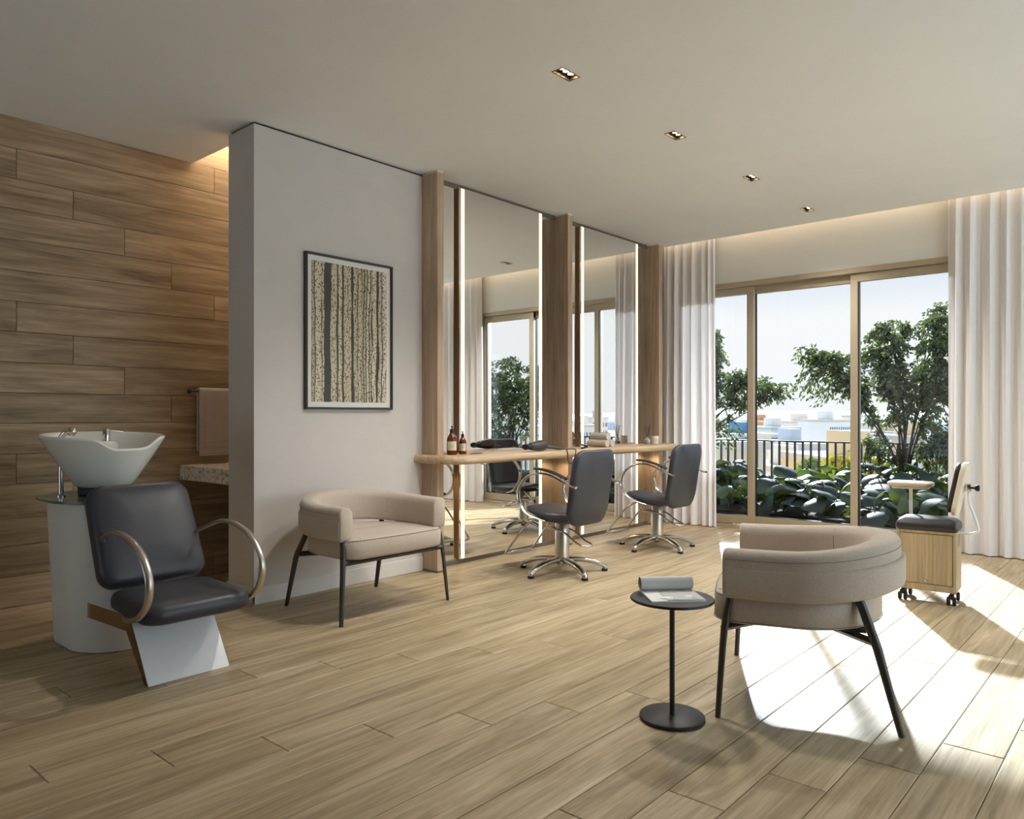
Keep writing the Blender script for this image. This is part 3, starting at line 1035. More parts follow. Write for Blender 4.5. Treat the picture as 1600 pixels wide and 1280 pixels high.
        for px_, za, zb in ((-0.19, 0.668, 0.695), (-0.02, 0.708, 0.735)):
            MB().tube([(px_, y, za), (px_, y, zb)], 0.005, 8).obj('pad_stud', CHROME, lp)
    # footrest
    fr = MB()
    path = cr([(0.10, 0.105, 0.388), (0.20, 0.135, 0.335), (0.31, 0.148, 0.21), (0.392, 0.152, 0.112), (0.412, 0.12, 0.098), (0.432, 0.0, 0.096), (0.412, -0.12, 0.098), (0.392, -0.152, 0.112), (0.31, -0.148, 0.21), (0.20, -0.135, 0.335), (0.10, -0.105, 0.388)], 5)
    fo = fr.tube(path, 0.0075, 10).obj('footrest', CHROME, t)
    MB().prism([(0.352, -0.13)] + [(0.408 + 0.022 * (1 - (y / 0.13) ** 2), y) for y in [-0.13 + 0.26 * k / 10 for k in range(11)]] + [(0.352, 0.13)], 'z', 0.094, 0.102).obj('tread', BRUSHED, fo, 30)
    for k in range(9):
        yy = -0.10 + 0.025 * k
        MB().bbox(0.362, 0.404, yy - 0.007, yy + 0.007, 0.1015, 0.105, 0.001, 1).obj('tread_rib', BRUSHED, fo, 30)
    # pump lever loop
    path = cr([(0.10, 0.05, 0.305), (0.0, 0.055, 0.302), (-0.07, 0.055, 0.283), (-0.15, 0.055, 0.235), (-0.215, 0.052, 0.212), (-0.245, 0.0, 0.210), (-0.215, -0.052, 0.212), (-0.15, -0.055, 0.235), (-0.07, -0.055, 0.283), (0.0, -0.055, 0.302), (0.10, -0.05, 0.305)], 5)
    MB().tube(path, 0.0065, 10).obj('pump_lever', CHROME, t)
    MB().bbox(0.03, 0.11, -0.056, 0.056, 0.292, 0.318, 0.005, 2).obj('lever_block', BRUSHED, t)
    return t
sc1 = build_styling('charcoal salon chair at the counter, closer to the picture and the hair dryer')
sc1.location = (-3.235, 4.21, 0)
sc1.rotation_euler = (0, 0, PI)
sc2 = copy_tree(sc1)
sc2['label'] = 'charcoal salon chair at the counter, closer to the curtain and the window'
sc2.location = (-3.24, 5.51, 0)
sc2.rotation_euler = (0, 0, PI)

# ------------------------------------------------------------------ backwash unit (faces local +X)
t = thing('shampoo_unit', 'hair wash unit with white basin, charcoal seat and steel loop armrests', 'salon basin', (-4.035, 1.487, 0))
def stadium(hw_, xb, xf, n=14):
    p = [(xf - hw_ + hw_ * math.cos(a), hw_ * math.sin(a)) for a in [-PI / 2 + PI * k / n for k in range(n + 1)]]
    p += [(xb + hw_ + hw_ * math.cos(a), hw_ * math.sin(a)) for a in [PI / 2 + PI * k / n for k in range(n + 1)]]
    return p
rings = []
for z, hw_, xb, xf in ((0.0, 0.196, -0.215, 0.345), (0.004, 0.205, -0.225, 0.355), (0.02, 0.208, -0.228, 0.358), (0.35, 0.222, -0.242, 0.352), (0.66, 0.236, -0.256, 0.346), (0.685, 0.236, -0.256, 0.346), (0.692, 0.230, -0.250, 0.340)):
    rings.append([(x, y, z) for x, y in stadium(hw_, xb, xf)])
MB().loft(rings).obj('pedestal', PEDWHITE, t)
GREENGL = NT('green edge glass')
GREENGL.p.inputs['Base Color'].default_value = srgb(170, 205, 190)
GREENGL.p.inputs['Roughness'].default_value = 0.05
GREENGL.p.inputs['Transmission Weight'].default_value = 0.75
MB().loft([[(x, y, z) for x, y in stadium(0.285 - o, -0.30 + o, 0.40 - o)] for z, o in ((0.694, 0.002), (0.696, 0.0), (0.704, 0.0), (0.706, 0.002))]).obj('glass_shelf', GREENGL.m, t)
MB().lathe([(0.10, 0.706), (0.112, 0.71), (0.112, 0.765), (0.105, 0.78)], 32).obj('swivel_collar', RUBBER, t)
MB().tube([(-0.02, -0.185, 0.706), (-0.02, -0.185, 0.86)], 0.011, 14).lathe([(0.0, 0), (0.02, 0), (0.02, 0.006), (0.013, 0.01), (0, 0.01)], 20, (-0.02, -0.185, 0.706)).obj('supply_tube', CHROME, t)
# bowl: rim rises at the back, a neck dip at the front
NB = 72
def rimz(a):
    """a=0 points to the client (+X)"""
    d = abs((a - 0.16 + PI) % (2 * PI) - PI)
    dip = 1 / (1 + math.exp((d - 0.50) / 0.06))
    return 0.997 - 0.012 * math.cos(a) - 0.052 * dip
def rimr(a):
    return 0.272, 0.285
def bring(f, inner=0.0):
    """f=0 foot, 1 rim"""
    r_ = []
    for k in range(NB):
        a = 2 * PI * k / NB
        zr = rimz(a)
        rx = 0.125 + (0.272 - 0.125) * f ** 0.85 - inner
        ry = 0.115 + (0.285 - 0.115) * f ** 0.85 - inner
        z = 0.745 + (zr - 0.745) * f
        # lower rim in the dip sits on the same cone
        k_ = (z - 0.745) / (0.997 - 0.745)
        rx = 0.125 + (0.272 - 0.125) * k_ ** 0.9 - inner
        ry = 0.118 + (0.285 - 0.118) * k_ ** 0.9 - inner
        r_.append((0.01 + rx * math.cos(a), ry * math.sin(a), z))
    return r_
def shift(rg, dz):
    return [(x, y, z + dz) for x, y, z in rg]
rings = [[(0.01 + 0.6 * (x - 0.01), 0.6 * y, 0.742) for x, y, z in bring(0.02)], bring(0.02)]
for f in (0.08, 0.2, 0.35, 0.5, 0.65, 0.8, 0.9, 0.96, 0.985):
    rings.append(bring(f))
rings.append(shift(bring(0.995, 0.003), 0.003))
rings.append(shift(bring(1.0, 0.008), 0.006))
rings.append(shift(bring(1.0, 0.014), 0.003))
for f, inn in ((0.96, 0.017), (0.85, 0.019), (0.7, 0.02), (0.5, 0.022), (0.35, 0.026), (0.28, 0.05)):
    rings.append(bring(f, inn))
bw = MB().loft(rings).obj('basin', CERAMIC, t, 60)
MB().lathe([(0.0, 0.80), (0.07, 0.80), (0.068, 0.955), (0.055, 0.968), (0.0, 0.970)], 28, (-0.09, 0.035, 0), sxy=(0.8, 1.05)).obj('tap_deck', CERAMIC, bw)
tp = MB().lathe([(0.0, 0.968), (0.019, 0.968), (0.019, 0.972), (0.0165, 0.974), (0.0165, 1.030), (0.015, 1.032), (0, 1.033)], 24, (-0.085, 0.045, 0)).obj('mixer_tap', CHROME, t)
MB().tube([(-0.085, 0.050, 1.022), (-0.075, 0.125, 1.012)], 0.005, 10).obj('tap_lever', CHROME, tp)
hd = MB().tube(cr([(-0.05, -0.185, 0.955), (-0.045, -0.178, 0.99), (-0.03, -0.160, 1.016), (-0.02, -0.142, 1.024)], 5), [0.012] * 6 + [0.012, 0.013, 0.014, 0.015, 0.016, 0.016, 0.016, 0.016, 0.016, 0.016], 14).obj('hand_shower', CHROME, t)
MB().lathe([(0.0, -0.022), (0.016, -0.018), (0.0235, -0.006), (0.0235, 0.006), (0.016, 0.018), (0.0, 0.022)], 20, mtx=Matrix.Translation((-0.018, -0.138, 1.020)) @ Matrix.Rotation(R(60), 4, 'X')).obj('spray_head', CHROME, hd)
MB().lathe([(0.0, 0.0), (0.03, 0.0), (0.028, 0.004), (0.0, 0.006)], 20, (-0.05, -0.188, 0.948), sxy=(0.9, 1.3)).obj('shower_holder', CHROME, t)
SIDEMET = mat('floor tinted steel side', srgb(178, 150, 122), 0.16, 1.0)  # brown reflection of the floor is put into the metal colour
# chair: folded plate, seat, back, arms
plate = [(0.20, 0.236), (0.738, 0.258), (0.918, 0.0), (0.884, 0.0), (0.702, 0.188), (0.20, 0.168)]
bm = bmesh.new()
va = [bm.verts.new((x, -0.168, z)) for x, z in plate]
vb = [bm.verts.new((x, 0.182, z)) for x, z in plate]
bm.faces.new(va)
bm.faces.new(vb[::-1])
for k in range(6):
    bm.faces.new((va[k], va[(k + 1) % 6], vb[(k + 1) % 6], vb[k]))
bmesh.ops.bevel(bm, geom=bm.edges[:], offset=0.002, segments=1, affect='EDGES')
fb = MB().bm(bm).obj('folded_base', ALUWHITE, t, 30)
for yy in (-0.1692, 0.1820):
    MB().prism([(x * 0.996 + 0.0025, z * 0.985 + 0.0015) for x, z in plate], 'y', yy, yy + 0.0012).obj('side_face', SIDEMET, fb, 0)
def cushion(name, mtx, lx, ly, th, parent, rc=0.06, crown=0.012, taper=0.0):
    """rounded pad, lx by ly, thickness th along local z"""
    out = []
    hx, hy = lx / 2, ly / 2
    for cx_, cy_, a0 in ((hx - rc, hy - rc, 0), (-hx + rc, hy - rc, PI / 2), (-hx + rc, -hy + rc, PI), (hx - rc, -hy + rc, 1.5 * PI)):
        out += arc(cx_, cy_, rc, a0, a0 + PI / 2, 7)
    def rg(o, z):
        return [mtx @ Vector((x * (1 - o / hx), y * (1 - o / hy) * (1 + taper * x / hx), z)) for x, y in out]
    h = th / 2
    rings = [rg(hx * 0.75, -h), rg(hx * 0.3, -h), rg(0.03, -h), rg(0.012, -h + 0.006), rg(0.002, -h + 0.018), rg(0.0, 0.0), rg(0.002, h - 0.026), rg(0.010, h - 0.010), rg(0.028, h), rg(0.07, h + crown * 0.5), rg(hx * 0.55, h + crown), rg(hx * 0.8, h + crown)]
    return MB().loft(rings).obj(name, VINYL, parent, 60)
cushion('seat', Matrix.Translation((0.815, 0.008, 0.308)) @ Matrix.Rotation(R(1.5), 4, 'Y'), 0.44, 0.455, 0.082, t, 0.075, 0.010, 0.03)
ang = math.atan2(0.225, 0.45)
bmx = Matrix.Translation((0.475, 0.008, 0.560)) @ Matrix.Rotation(-ang, 4, 'Y') @ Matrix.Rotation(R(90), 4, 'Y') @ Matrix.Rotation(PI, 4, 'Z')
cushion('backrest', bmx, 0.475, 0.46, 0.095, t, 0.068, 0.014, -0.02)
for s_ in (-1, 1):
    y = 0.008 + s_ * 0.238
    path = cr([(0.53, y - s_ * 0.035, 0.545), (0.61, y - s_ * 0.004, 0.582), (0.73, y, 0.614), (0.86, y, 0.608), (0.99, y, 0.562), (1.07, y, 0.472), (1.06, y, 0.375), (0.98, y, 0.305), (0.86, y - s_ * 0.01, 0.270), (0.76, y - s_ * 0.04, 0.262)], 6)
    n = len(path)
    MB().tube(path, [0.008 + 0.008 * min(1, k / 20) for k in range(n)], 12, ref=(0, 1, 0), sec=(1.05, 0.72)).obj('armrest', BRUSHED, t)

# ------------------------------------------------------------------ alcove: stone washstand and towel
STONE = NT('speckled stone')
co = STONE.n('TexCoord').outputs['Object']
vo = STONE.n('TexVoronoi', i_Scale=90.0)
STONE.l(co, vo.inputs['Vector'])
nz = STONE.n('TexNoise', i_Scale=45.0, i_Detail=6.0)
STONE.l(co, nz.inputs['Vector'])
c_ = STONE.ramp(nz.outputs['Fac'], [(0.32, srgb(120, 108, 92)), (0.45, srgb(196, 186, 170)), (0.62, srgb(222, 214, 200))])
c_ = STONE.mix(STONE.ramp(vo.outputs['Distance'], [(0.05, (1, 1, 1, 1)), (0.16, (0, 0, 0, 1))]), c_, srgb(150, 136, 116))
STONE.l(c_, STONE.p.inputs['Base Color'])
STONE.p.inputs['Roughness'].default_value = 0.35
sc = MB().bbox(XW + 0.002, XP0 - 0.002, 2.32, 3.20, 0.672, 0.768, 0.003, 1).obj('stone_washstand', STONE.m, smooth=30)
tag(sc, 'thick speckled stone washstand slab in the alcove below the towel', 'washstand')
TOWEL = mat('greige towel', srgb(186, 172, 160), 0.95, noise=0.06, nscale=120, bump=0.5, bscale=600)
rl = thing('towel_rail', 'small metal towel rail fixed to the wood wall above the stone slab', 'towel rail', (XW, 2.54, 1.262))
MB().tube([(0.06, -0.165, 0), (0.06, 0.165, 0)], 0.007, 12).obj('bar', GUNMET, rl)
for y in (-0.155, 0.155):
    MB().tube([(0.0, y, 0), (0.06, y, 0)], 0.006, 10).obj('bracket', GUNMET, rl)
    MB().lathe([(0.0, 0.0), (0.016, 0.0), (0.016, 0.006), (0.0, 0.006)], 18, mtx=Matrix.Translation((0, y, 0)) @ Matrix.Rotation(PI / 2, 4, 'Y')).obj('rosette', GUNMET, rl)
tw = thing('hand_towel', 'greige towel folded over the rail in the alcove', 'towel', (XW + 0.06, 2.545, 1.262))
def sheet(y0, y1, zf, zb, d, thick):
    prof = [(d + thick, -zf)] + [(d + thick - 0.0, -zf * (1 - k / 6)) for k in range(1, 6)]
    outp = prof + [((d + thick) * math.cos(PI * k / 10), 0.0 + (d + thick) * math.sin(PI * k / 10)) for k in range(11)] + [(-(d + thick), -zb * k / 6) for k in range(1, 7)]
    inn = [(-d, -zb * (6 - k) / 6) for k in range(6)] + [(d * math.cos(PI - PI * k / 10), d * math.sin(PI - PI * k / 10)) for k in range(11)] + [(d, -zf * k / 6) for k in range(1, 7)]
    rings = []
    ny = 14
    for k in range(ny + 1):
        y = y0 + (y1 - y0) * k / ny
        wob = 0.0015 * math.sin(k * 1.7)
        rings.append([(x + wob * (1 if x > 0 else 0.3), y, z) for x, z in outp + inn])
    return MB().loft(rings)
sheet(-0.125, 0.125, 0.435, 0.405, 0.0085, 0.016).obj('cloth', TOWEL, tw, 50)
bd = MB()
for z in (-0.345, -0.375, -0.385, -0.42):
    bd.tube([(0.0250, -0.123, z), (0.0254, 0.0, z), (0.0250, 0.123, z)], 0.0016, 6)
bd.obj('woven_border', mat('towel border', srgb(160, 146, 134), 0.95), tw)

# ------------------------------------------------------------------ manicure cart stool
t = thing('manicure_cart', 'oak manicurist cart with black seat, small backrest and armrest tray, in front of the curtain', 'manicure stool', (-1.105, 5.02, 0), R(4.0))
hx, hy = 0.155, 0.108
bx = MB()
bx.bbox(-hx, hx, -hy + 0.014, hy, 0.075, 0.424, 0.002, 1)
bx.bbox(-hx, -hx + 0.016, -hy, -hy + 0.016, 0.075, 0.424, 0.001, 1)
bx.bbox(hx - 0.016, hx, -hy, -hy + 0.016, 0.075, 0.424, 0.001, 1)
bx.bbox(-hx + 0.016, hx - 0.016, -hy, -hy + 0.016, 0.408, 0.424, 0.001, 1)
bx.bbox(-hx + 0.016, hx - 0.016, -hy, -hy + 0.016, 0.075, 0.112, 0.001, 1)
bx.obj('cabinet', CABW, t, 30)
MB().box(-hx + 0.015, hx - 0.015, -hy + 0.012, -hy + 0.0145, 0.11, 0.41).obj('door_gap', DARKGAP, t, 0)
dr = MB().bbox(-hx + 0.0195, hx - 0.0195, -hy + 0.001, -hy + 0.0125, 0.1155, 0.4045, 0.001, 1).obj('door', CABW, t, 30)
MB().lathe([(0.0, 0.0), (0.006, 0.0), (0.008, 0.006), (0.006, 0.010), (0.0, 0.011)], 16, mtx=Matrix.Translation((0.0, -hy + 0.001, 0.135)) @ Matrix.Rotation(PI / 2, 4, 'X')).obj('knob', CHROME, dr)
MB().bbox(hx - 0.002, hx + 0.002, -0.035, 0.005, 0.335, 0.405, 0.0018, 1).obj('handle_slot', DARKGAP, t, 30)
MB().bbox(hx - 0.001, hx + 0.004, -0.040, -0.034, 0.33, 0.41, 0.001, 1).obj('handle_rim', CHROME, t, 30)
BLKL = mat('black leatherette', srgb(44, 42, 44), 0.36, bump=0.05, bscale=400)
def rrect(hx_, hy_, rc):
    o = []
    for cx_, cy_, a0 in ((hx_ - rc, hy_ - rc, 0), (-hx_ + rc, hy_ - rc, PI / 2), (-hx_ + rc, -hy_ + rc, PI), (hx_ - rc, -hy_ + rc, 1.5 * PI)):
        o += arc(cx_, cy_, rc, a0, a0 + PI / 2, 5)
    return o
MB().loft([[(x, y, z) for x, y in rrect(0.162 - o, 0.117 - o, 0.02)] for z, o in ((0.4245, 0.006), (0.430, 0.001), (0.452, 0.0), (0.470, 0.006), (0.486, 0.020), (0.494, 0.034), (0.498, 0.055), (0.500, 0.09))]).obj('seat', BLKL, t, 60)
for sx_ in (-1, 1):
    for sy_ in (-1, 1):
        px_, py_ = sx_ * (hx - 0.028), sy_ * (hy - 0.028)
        cs = MB().bbox(px_ - 0.014, px_ + 0.014, py_ - 0.02, py_ + 0.02, 0.036, 0.062, 0.006, 2).tube([(px_, py_, 0.05), (px_, py_, 0.075)], 0.008, 10).obj('caster', RUBBER, t)
        for q in (-1, 1):
            MB().lathe([(0.0, -0.008), (0.022, -0.008), (0.025, -0.004), (0.025, 0.004), (0.022, 0.008), (0.0, 0.008)], 22, mtx=Matrix.Translation((px_ + q * 0.015, py_, 0.0252)) @ Matrix.Rotation(PI / 2, 4, 'Y')).obj('wheel', RUBBER, cs)
# backrest on a bent tube
CREAM = mat('cream shell', srgb(226, 214, 194), 0.5)
lean = R(11)
bmx = Matrix.Translation((0.150, 0.02, 0.672)) @ Matrix.Rotation(lean, 4, 'Y') @ Matrix.Rotation(R(-90), 4, 'Y')
def slab(lx, ly, z0_, z1_, rc, m2, ins=0.010):
    hx_, hy_ = lx / 2, ly / 2
    out = []
    for cx_, cy_, a0 in ((hx_ - rc, hy_ - rc, 0), (-hx_ + rc, hy_ - rc, PI / 2), (-hx_ + rc, -hy_ + rc, PI), (hx_ - rc, -hy_ + rc, 1.5 * PI)):
        out += arc(cx_, cy_, rc, a0, a0 + PI / 2, 6)
    def rg(o, z):
        return [m2 @ Vector((x * (1 - o / hx_), y * (1 - o / hy_), z)) for x, y in out]
    return MB().loft([rg(ins * 1.5, z0_), rg(ins * 0.4, z0_ + ins * 0.3), rg(0, z0_ + ins), rg(0, z1_ - ins), rg(ins * 0.4, z1_ - ins * 0.3), rg(ins * 1.5, z1_)])
bk = slab(0.315, 0.20, -0.028, 0.004, 0.06, bmx, 0.008).obj('back_shell', CREAM, t, 50)
slab(0.295, 0.18, 0.002, 0.030, 0.055, bmx, 0.010).obj('back_pad', bpy.data.materials['black leatherette'], t, 50)
MB().tube(cr([(0.150, 0.02, 0.412), (0.205, 0.02, 0.410), (0.245, 0.02, 0.425), (0.247, 0.02, 0.46), (0.222, 0.02, 0.54), (0.203, 0.02, 0.60), (0.203, 0.02, 0.69)], 6), 0.0075, 12).obj('back_post', PEDWHITE, t)
cl = MB().bbox(0.184, 0.214, 0.0, 0.04, 0.655, 0.70, 0.004, 2).obj('clamp', CHROME, t)
MB().tube([(0.214, 0.02, 0.678), (0.236, 0.02, 0.678)], 0.006, 12).obj('clamp_screw', RUBBER, cl)
MB().lathe([(0.0, 0.0), (0.010, 0.0), (0.017, 0.006), (0.019, 0.014), (0.017, 0.024), (0.0, 0.026)], 10, mtx=Matrix.Translation((0.232, 0.02, 0.678)) @ Matrix.Rotation(PI / 2, 4, 'Y')).obj('clamp_knob', RUBBER, cl)
# armrest tray on its post
MB().tube([(-0.118, 0.128, 0.30), (-0.118, 0.128, 0.655)], 0.010, 14).obj('tray_post', PEDWHITE, t)
MB().bbox(-0.135, -0.10, 0.105, 0.14, 0.30, 0.34, 0.004, 1).obj('post_bracket', CHROME, t)
slab(0.20, 0.15, 0.0, 0.012, 0.03, Matrix.Translation((-0.118, 0.128, 0.650)), 0.003).obj('tray_board', CREAM, t, 50)
slab(0.245, 0.18, 0.0, 0.030, 0.035, Matrix.Translation((-0.118, 0.128, 0.661)), 0.010).obj('tray_pad', mat('tray beige', srgb(196, 182, 164), 0.7), t, 50)

# ------------------------------------------------------------------ things on the counter
AMBER = NT('amber glass')
AMBER.p.inputs['Base Color'].default_value = srgb(120, 56, 24)
AMBER.p.inputs['Roughness'].default_value = 0.08
AMBER.p.inputs['Transmission Weight'].default_value = 0.35
AMBER = AMBER.m
LABEL = mat('cream label', srgb(216, 204, 180), 0.7)
def bottle(label, x, y, h, r, rz):
    t = thing('pump_bottle', label, 'bottle', (x, y, CZ1), rz, 'amber pump bottles on the counter')
    k = h / 0.20
    prof = [(0.0, 0.0), (r * 0.94, 0.0), (r, 0.004), (r, 0.105 * k), (r * 0.93, 0.118 * k), (r * 0.55, 0.138 * k), (r * 0.38, 0.150 * k), (r * 0.38, 0.155 * k), (0, 0.155 * k)]
    MB().lathe(prof, 32).obj('body', AMBER, t)
    lb = MB()
    n = 14
    rr = r + 0.0006
    A = [R(-62 + 124 * q / n) for q in range(n + 1)]
    lo, hi = 0.030 * k, 0.092 * k
    ring0 = [(rr * math.cos(a), rr * math.sin(a), lo) for a in A]
    ring1 = [(rr * math.cos(a), rr * math.sin(a), hi) for a in A]
    lb.loft([ring0, ring1], False, False, False)
    lo_ = lb.obj('label', LABEL, t)
    ln = MB()
    for f, wd in ((0.72, 22), (0.55, 30), (0.44, 26), (0.3, 16)):
        z = lo + (hi - lo) * f
        AA = [R(-wd + 2 * wd * q / 6) for q in range(7)]
        ln.loft([[((rr + 0.0004) * math.cos(a), (rr + 0.0004) * math.sin(a), z + d) for a in AA] for d in (-0.0009, 0.0009)], False, False, False)
    ln.obj('label_print', mat('label ink', srgb(120, 110, 96), 0.7), lo_)
    cp = MB().lathe([(r * 0.42, 0.150 * k), (r * 0.42, 0.172 * k), (r * 0.36, 0.176 * k), (0.004, 0.178 * k), (0.004, 0.190 * k)], 20).obj('pump_collar', RUBBER, t)
    MB().bbox(-0.010, 0.024, -0.006, 0.006, 0.190 * k, 0.198 * k, 0.003, 2).obj('pump_head', RUBBER, cp)
bottle('larger amber pump bottle with cream label, beside the fin at the counter end', -3.838, 3.722, 0.205, 0.037, R(-50))
bottle('smaller amber pump bottle with cream label, in front of the light strip', -3.828, 3.818, 0.165, 0.027, R(-52))
cb = MB()
cb.bbox(-0.012, 0.012, -0.055, 0.055, 0.0, 0.004, 0.0015, 1)
for k in range(16):
    cb.box(0.011, 0.03, -0.05 + 0.0065 * k, -0.0475 + 0.0065 * k, 0.0005, 0.0035)
cbo = cb.obj('hair_comb', RUBBER, smooth=30, loc=(-3.80, 3.92, CZ1), rot=(0, 0, R(8)))
tag(cbo, 'small dark comb lying flat on the counter beside the bottles', 'comb')

hd = thing('hair_dryer', 'dark grey hair dryer lying on the counter with its cord over the edge', 'hair dryer', (-3.725, 4.49, CZ1), 0)
DRY = mat('dryer graphite', srgb(66, 64, 66), 0.4)
ax = Vector((0.0, 1.0, 0.0))
dmx = Matrix.Translation((0.03, 0.02, 0.043)) @ Matrix.Rotation(R(92), 4, 'X')
MB().lathe([(0.0, -0.085), (0.026, -0.083), (0.037, -0.072), (0.0415, -0.045), (0.041, 0.0), (0.035, 0.05), (0.028, 0.085), (0.026, 0.10), (0.0, 0.10)], 28, mtx=dmx).obj('body', DRY, hd)
MB().lathe([(0.026, 0.095), (0.027, 0.12), (0.030, 0.155), (0.029, 0.157), (0.0, 0.150)], 28, mtx=dmx, sxy=(1.2, 0.72)).obj('nozzle', RUBBER, hd)
gr = MB()
for r_ in (0.012, 0.022, 0.031):
    gr.tube([dmx @ Vector((r_ * math.cos(2 * PI * k / 20), r_ * math.sin(2 * PI * k / 20), -0.0845 + (r_ / 0.031) ** 4 * 0.006)) for k in range(20)], 0.0018, 6, closed=True)
gr.obj('rear_grille', GUNMET, hd)
MB().tube(cr([(0.035, 0.075, 0.040), (0.065, 0.125, 0.030), (0.078, 0.185, 0.020), (0.083, 0.235, 0.015)], 5), [0.020 - 0.0005 * k for k in range(16)], 14, sec=(1.0, 0.8)).obj('handle', DRY, hd)
MB().tube(cr([(0.083, 0.235, 0.014), (0.088, 0.275, 0.010), (0.096, 0.292, 0.004), (0.104, 0.296, -0.03), (0.105, 0.296, -0.075), (0.108, 0.315, -0.105), (0.108, 0.345, -0.103), (0.107, 0.380, -0.07), (0.105, 0.402, -0.028), (0.098, 0.408, 0.003), (0.07, 0.40, 0.006), (0.02, 0.385, 0.004), (-0.08, 0.385, 0.004), (-0.19, 0.41, 0.004)], 6), 0.0036, 8).obj('cord', RUBBER, hd)

fi = thing('flat_iron', 'slim black hair straightener lying on the counter in front of the middle fin', 'hair straightener', (-3.745, 5.18, CZ1), R(28))
MB().bbox(-0.012, 0.012, -0.13, 0.12, 0.0, 0.010, 0.003, 2).obj('lower_arm', RUBBER, fi)
MB().bbox(-0.012, 0.012, -0.13, 0.12, 0.011, 0.021, 0.003, 2, Matrix.Translation((0, 0.12, 0.011)) @ Matrix.Rotation(R(-4), 4, 'X') @ Matrix.Translation((0, -0.12, -0.011))).obj('upper_arm', RUBBER, fi)
MB().lathe([(0.0, -0.013), (0.011, -0.013), (0.011, 0.013), (0.0, 0.013)], 16, mtx=Matrix.Translation((0, 0.118, 0.011)) @ Matrix.Rotation(PI / 2, 4, 'Y')).obj('hinge', GUNMET, fi)

WTOWEL = mat('white terry', srgb(214, 204, 192), 0.95, noise=0.05, nscale=150, bump=0.5, bscale=500)
def towel_roll(label, x, y, z, length, r, rz):
    t = thing('rolled_towel', label, 'towel', (x, y, z), rz, 'rolled towels on the counter')
    N = 44
    turns = 3.2
    sp = []
    for k in range(N + 1):
        u = k / N
        a = 2 * PI * turns * u
        rr = 0.006 + (r - 0.006) * u
        sp.append((rr * math.cos(a), rr * math.sin(a)))
    outer = sp
    th = (r - 0.006) / turns * 0.86
    inner = []
    for k in range(N, -1, -1):
        u = k / N
        a = 2 * PI * turns * u
        rr = max(0.001, 0.006 + (r - 0.006) * u - th)
        inner.append((rr * math.cos(a), rr * math.sin(a)))
    pr = outer + inner
    rings = [[(-length / 2, 0.97 * p, r + 0.97 * q) for p, q in pr], [(-length / 2 + 0.006, p, r + q) for p, q in pr], [(length / 2 - 0.006, p, r + q) for p, q in pr], [(length / 2, 0.97 * p, r + 0.97 * q) for p, q in pr]]
    MB().loft(rings).obj('terry', WTOWEL, t, 50)
towel_roll('rolled white towel on the counter, lower one facing the room', -3.795, 5.455, CZ1, 0.205, 0.0345, R(-4))
towel_roll('rolled white towel on the counter, lower one by the mirror', -3.790, 5.527, CZ1, 0.205, 0.0345, R(-4))
towel_roll('rolled white towel on top of the two others', -3.798, 5.490, CZ1 + 0.0592, 0.195, 0.035, R(-7))

CLEAR = NT('clear glass')
CLEAR.p.inputs['Base Color'].default_value = (0.9, 0.92, 0.9, 1)
CLEAR.p.inputs['Roughness'].default_value = 0.05
CLEAR.p.inputs['Transmission Weight'].default_value = 0.7
rd_ = thing('reed_diffuser', 'small glass diffuser bottle with dark reeds on the counter', 'diffuser', (-3.80, 6.28, CZ1))
MB().lathe([(0.0, 0.0), (0.026, 0.0), (0.028, 0.004), (0.027, 0.045), (0.014, 0.056), (0.012, 0.062), (0.012, 0.072), (0.010, 0.072), (0.010, 0.06), (0.0, 0.058)], 24).obj('jar', CLEAR.m, rd_)
MB().lathe([(0.0, 0.004), (0.023, 0.004), (0.023, 0.026), (0.0, 0.026)], 24).obj('oil', mat('diffuser oil', srgb(120, 92, 60), 0.2), rd_)
for k, (a, b) in enumerate(((0.020, 0.01), (-0.018, 0.016), (0.004, -0.022), (-0.024, -0.010), (0.014, 0.026), (0.026, -0.016))):
    MB().tube([(-a * 0.15, -b * 0.15, 0.028), (a * 1.1, b * 1.1, 0.185 - 0.006 * (k % 3))], 0.0018, 6).obj('reed', RUBBER, rd_)
cn = thing('candle_jar', 'white candle in a short glass jar on the counter beside the diffuser', 'candle', (-3.79, 6.405, CZ1))
MB().lathe([(0.0, 0.0), (0.036, 0.0), (0.038, 0.003), (0.038, 0.076), (0.035, 0.076), (0.035, 0.062), (0.0, 0.062)], 28).obj('jar', mat('white glass', srgb(232, 226, 216), 0.2), cn)
MB().tube([(0, 0, 0.062), (0.001, 0, 0.072)], 0.0012, 6).obj('wick', RUBBER, cn)
n = 12
ca = [R(-75 + 110 * q / n) for q in range(n + 1)]
MB().loft([[(0.0385 * math.cos(a), 0.0385 * math.sin(a), z) for a in ca] for z in (0.022, 0.052)], False, False, False).obj('label', mat('candle label', srgb(206, 198, 186), 0.7), cn)

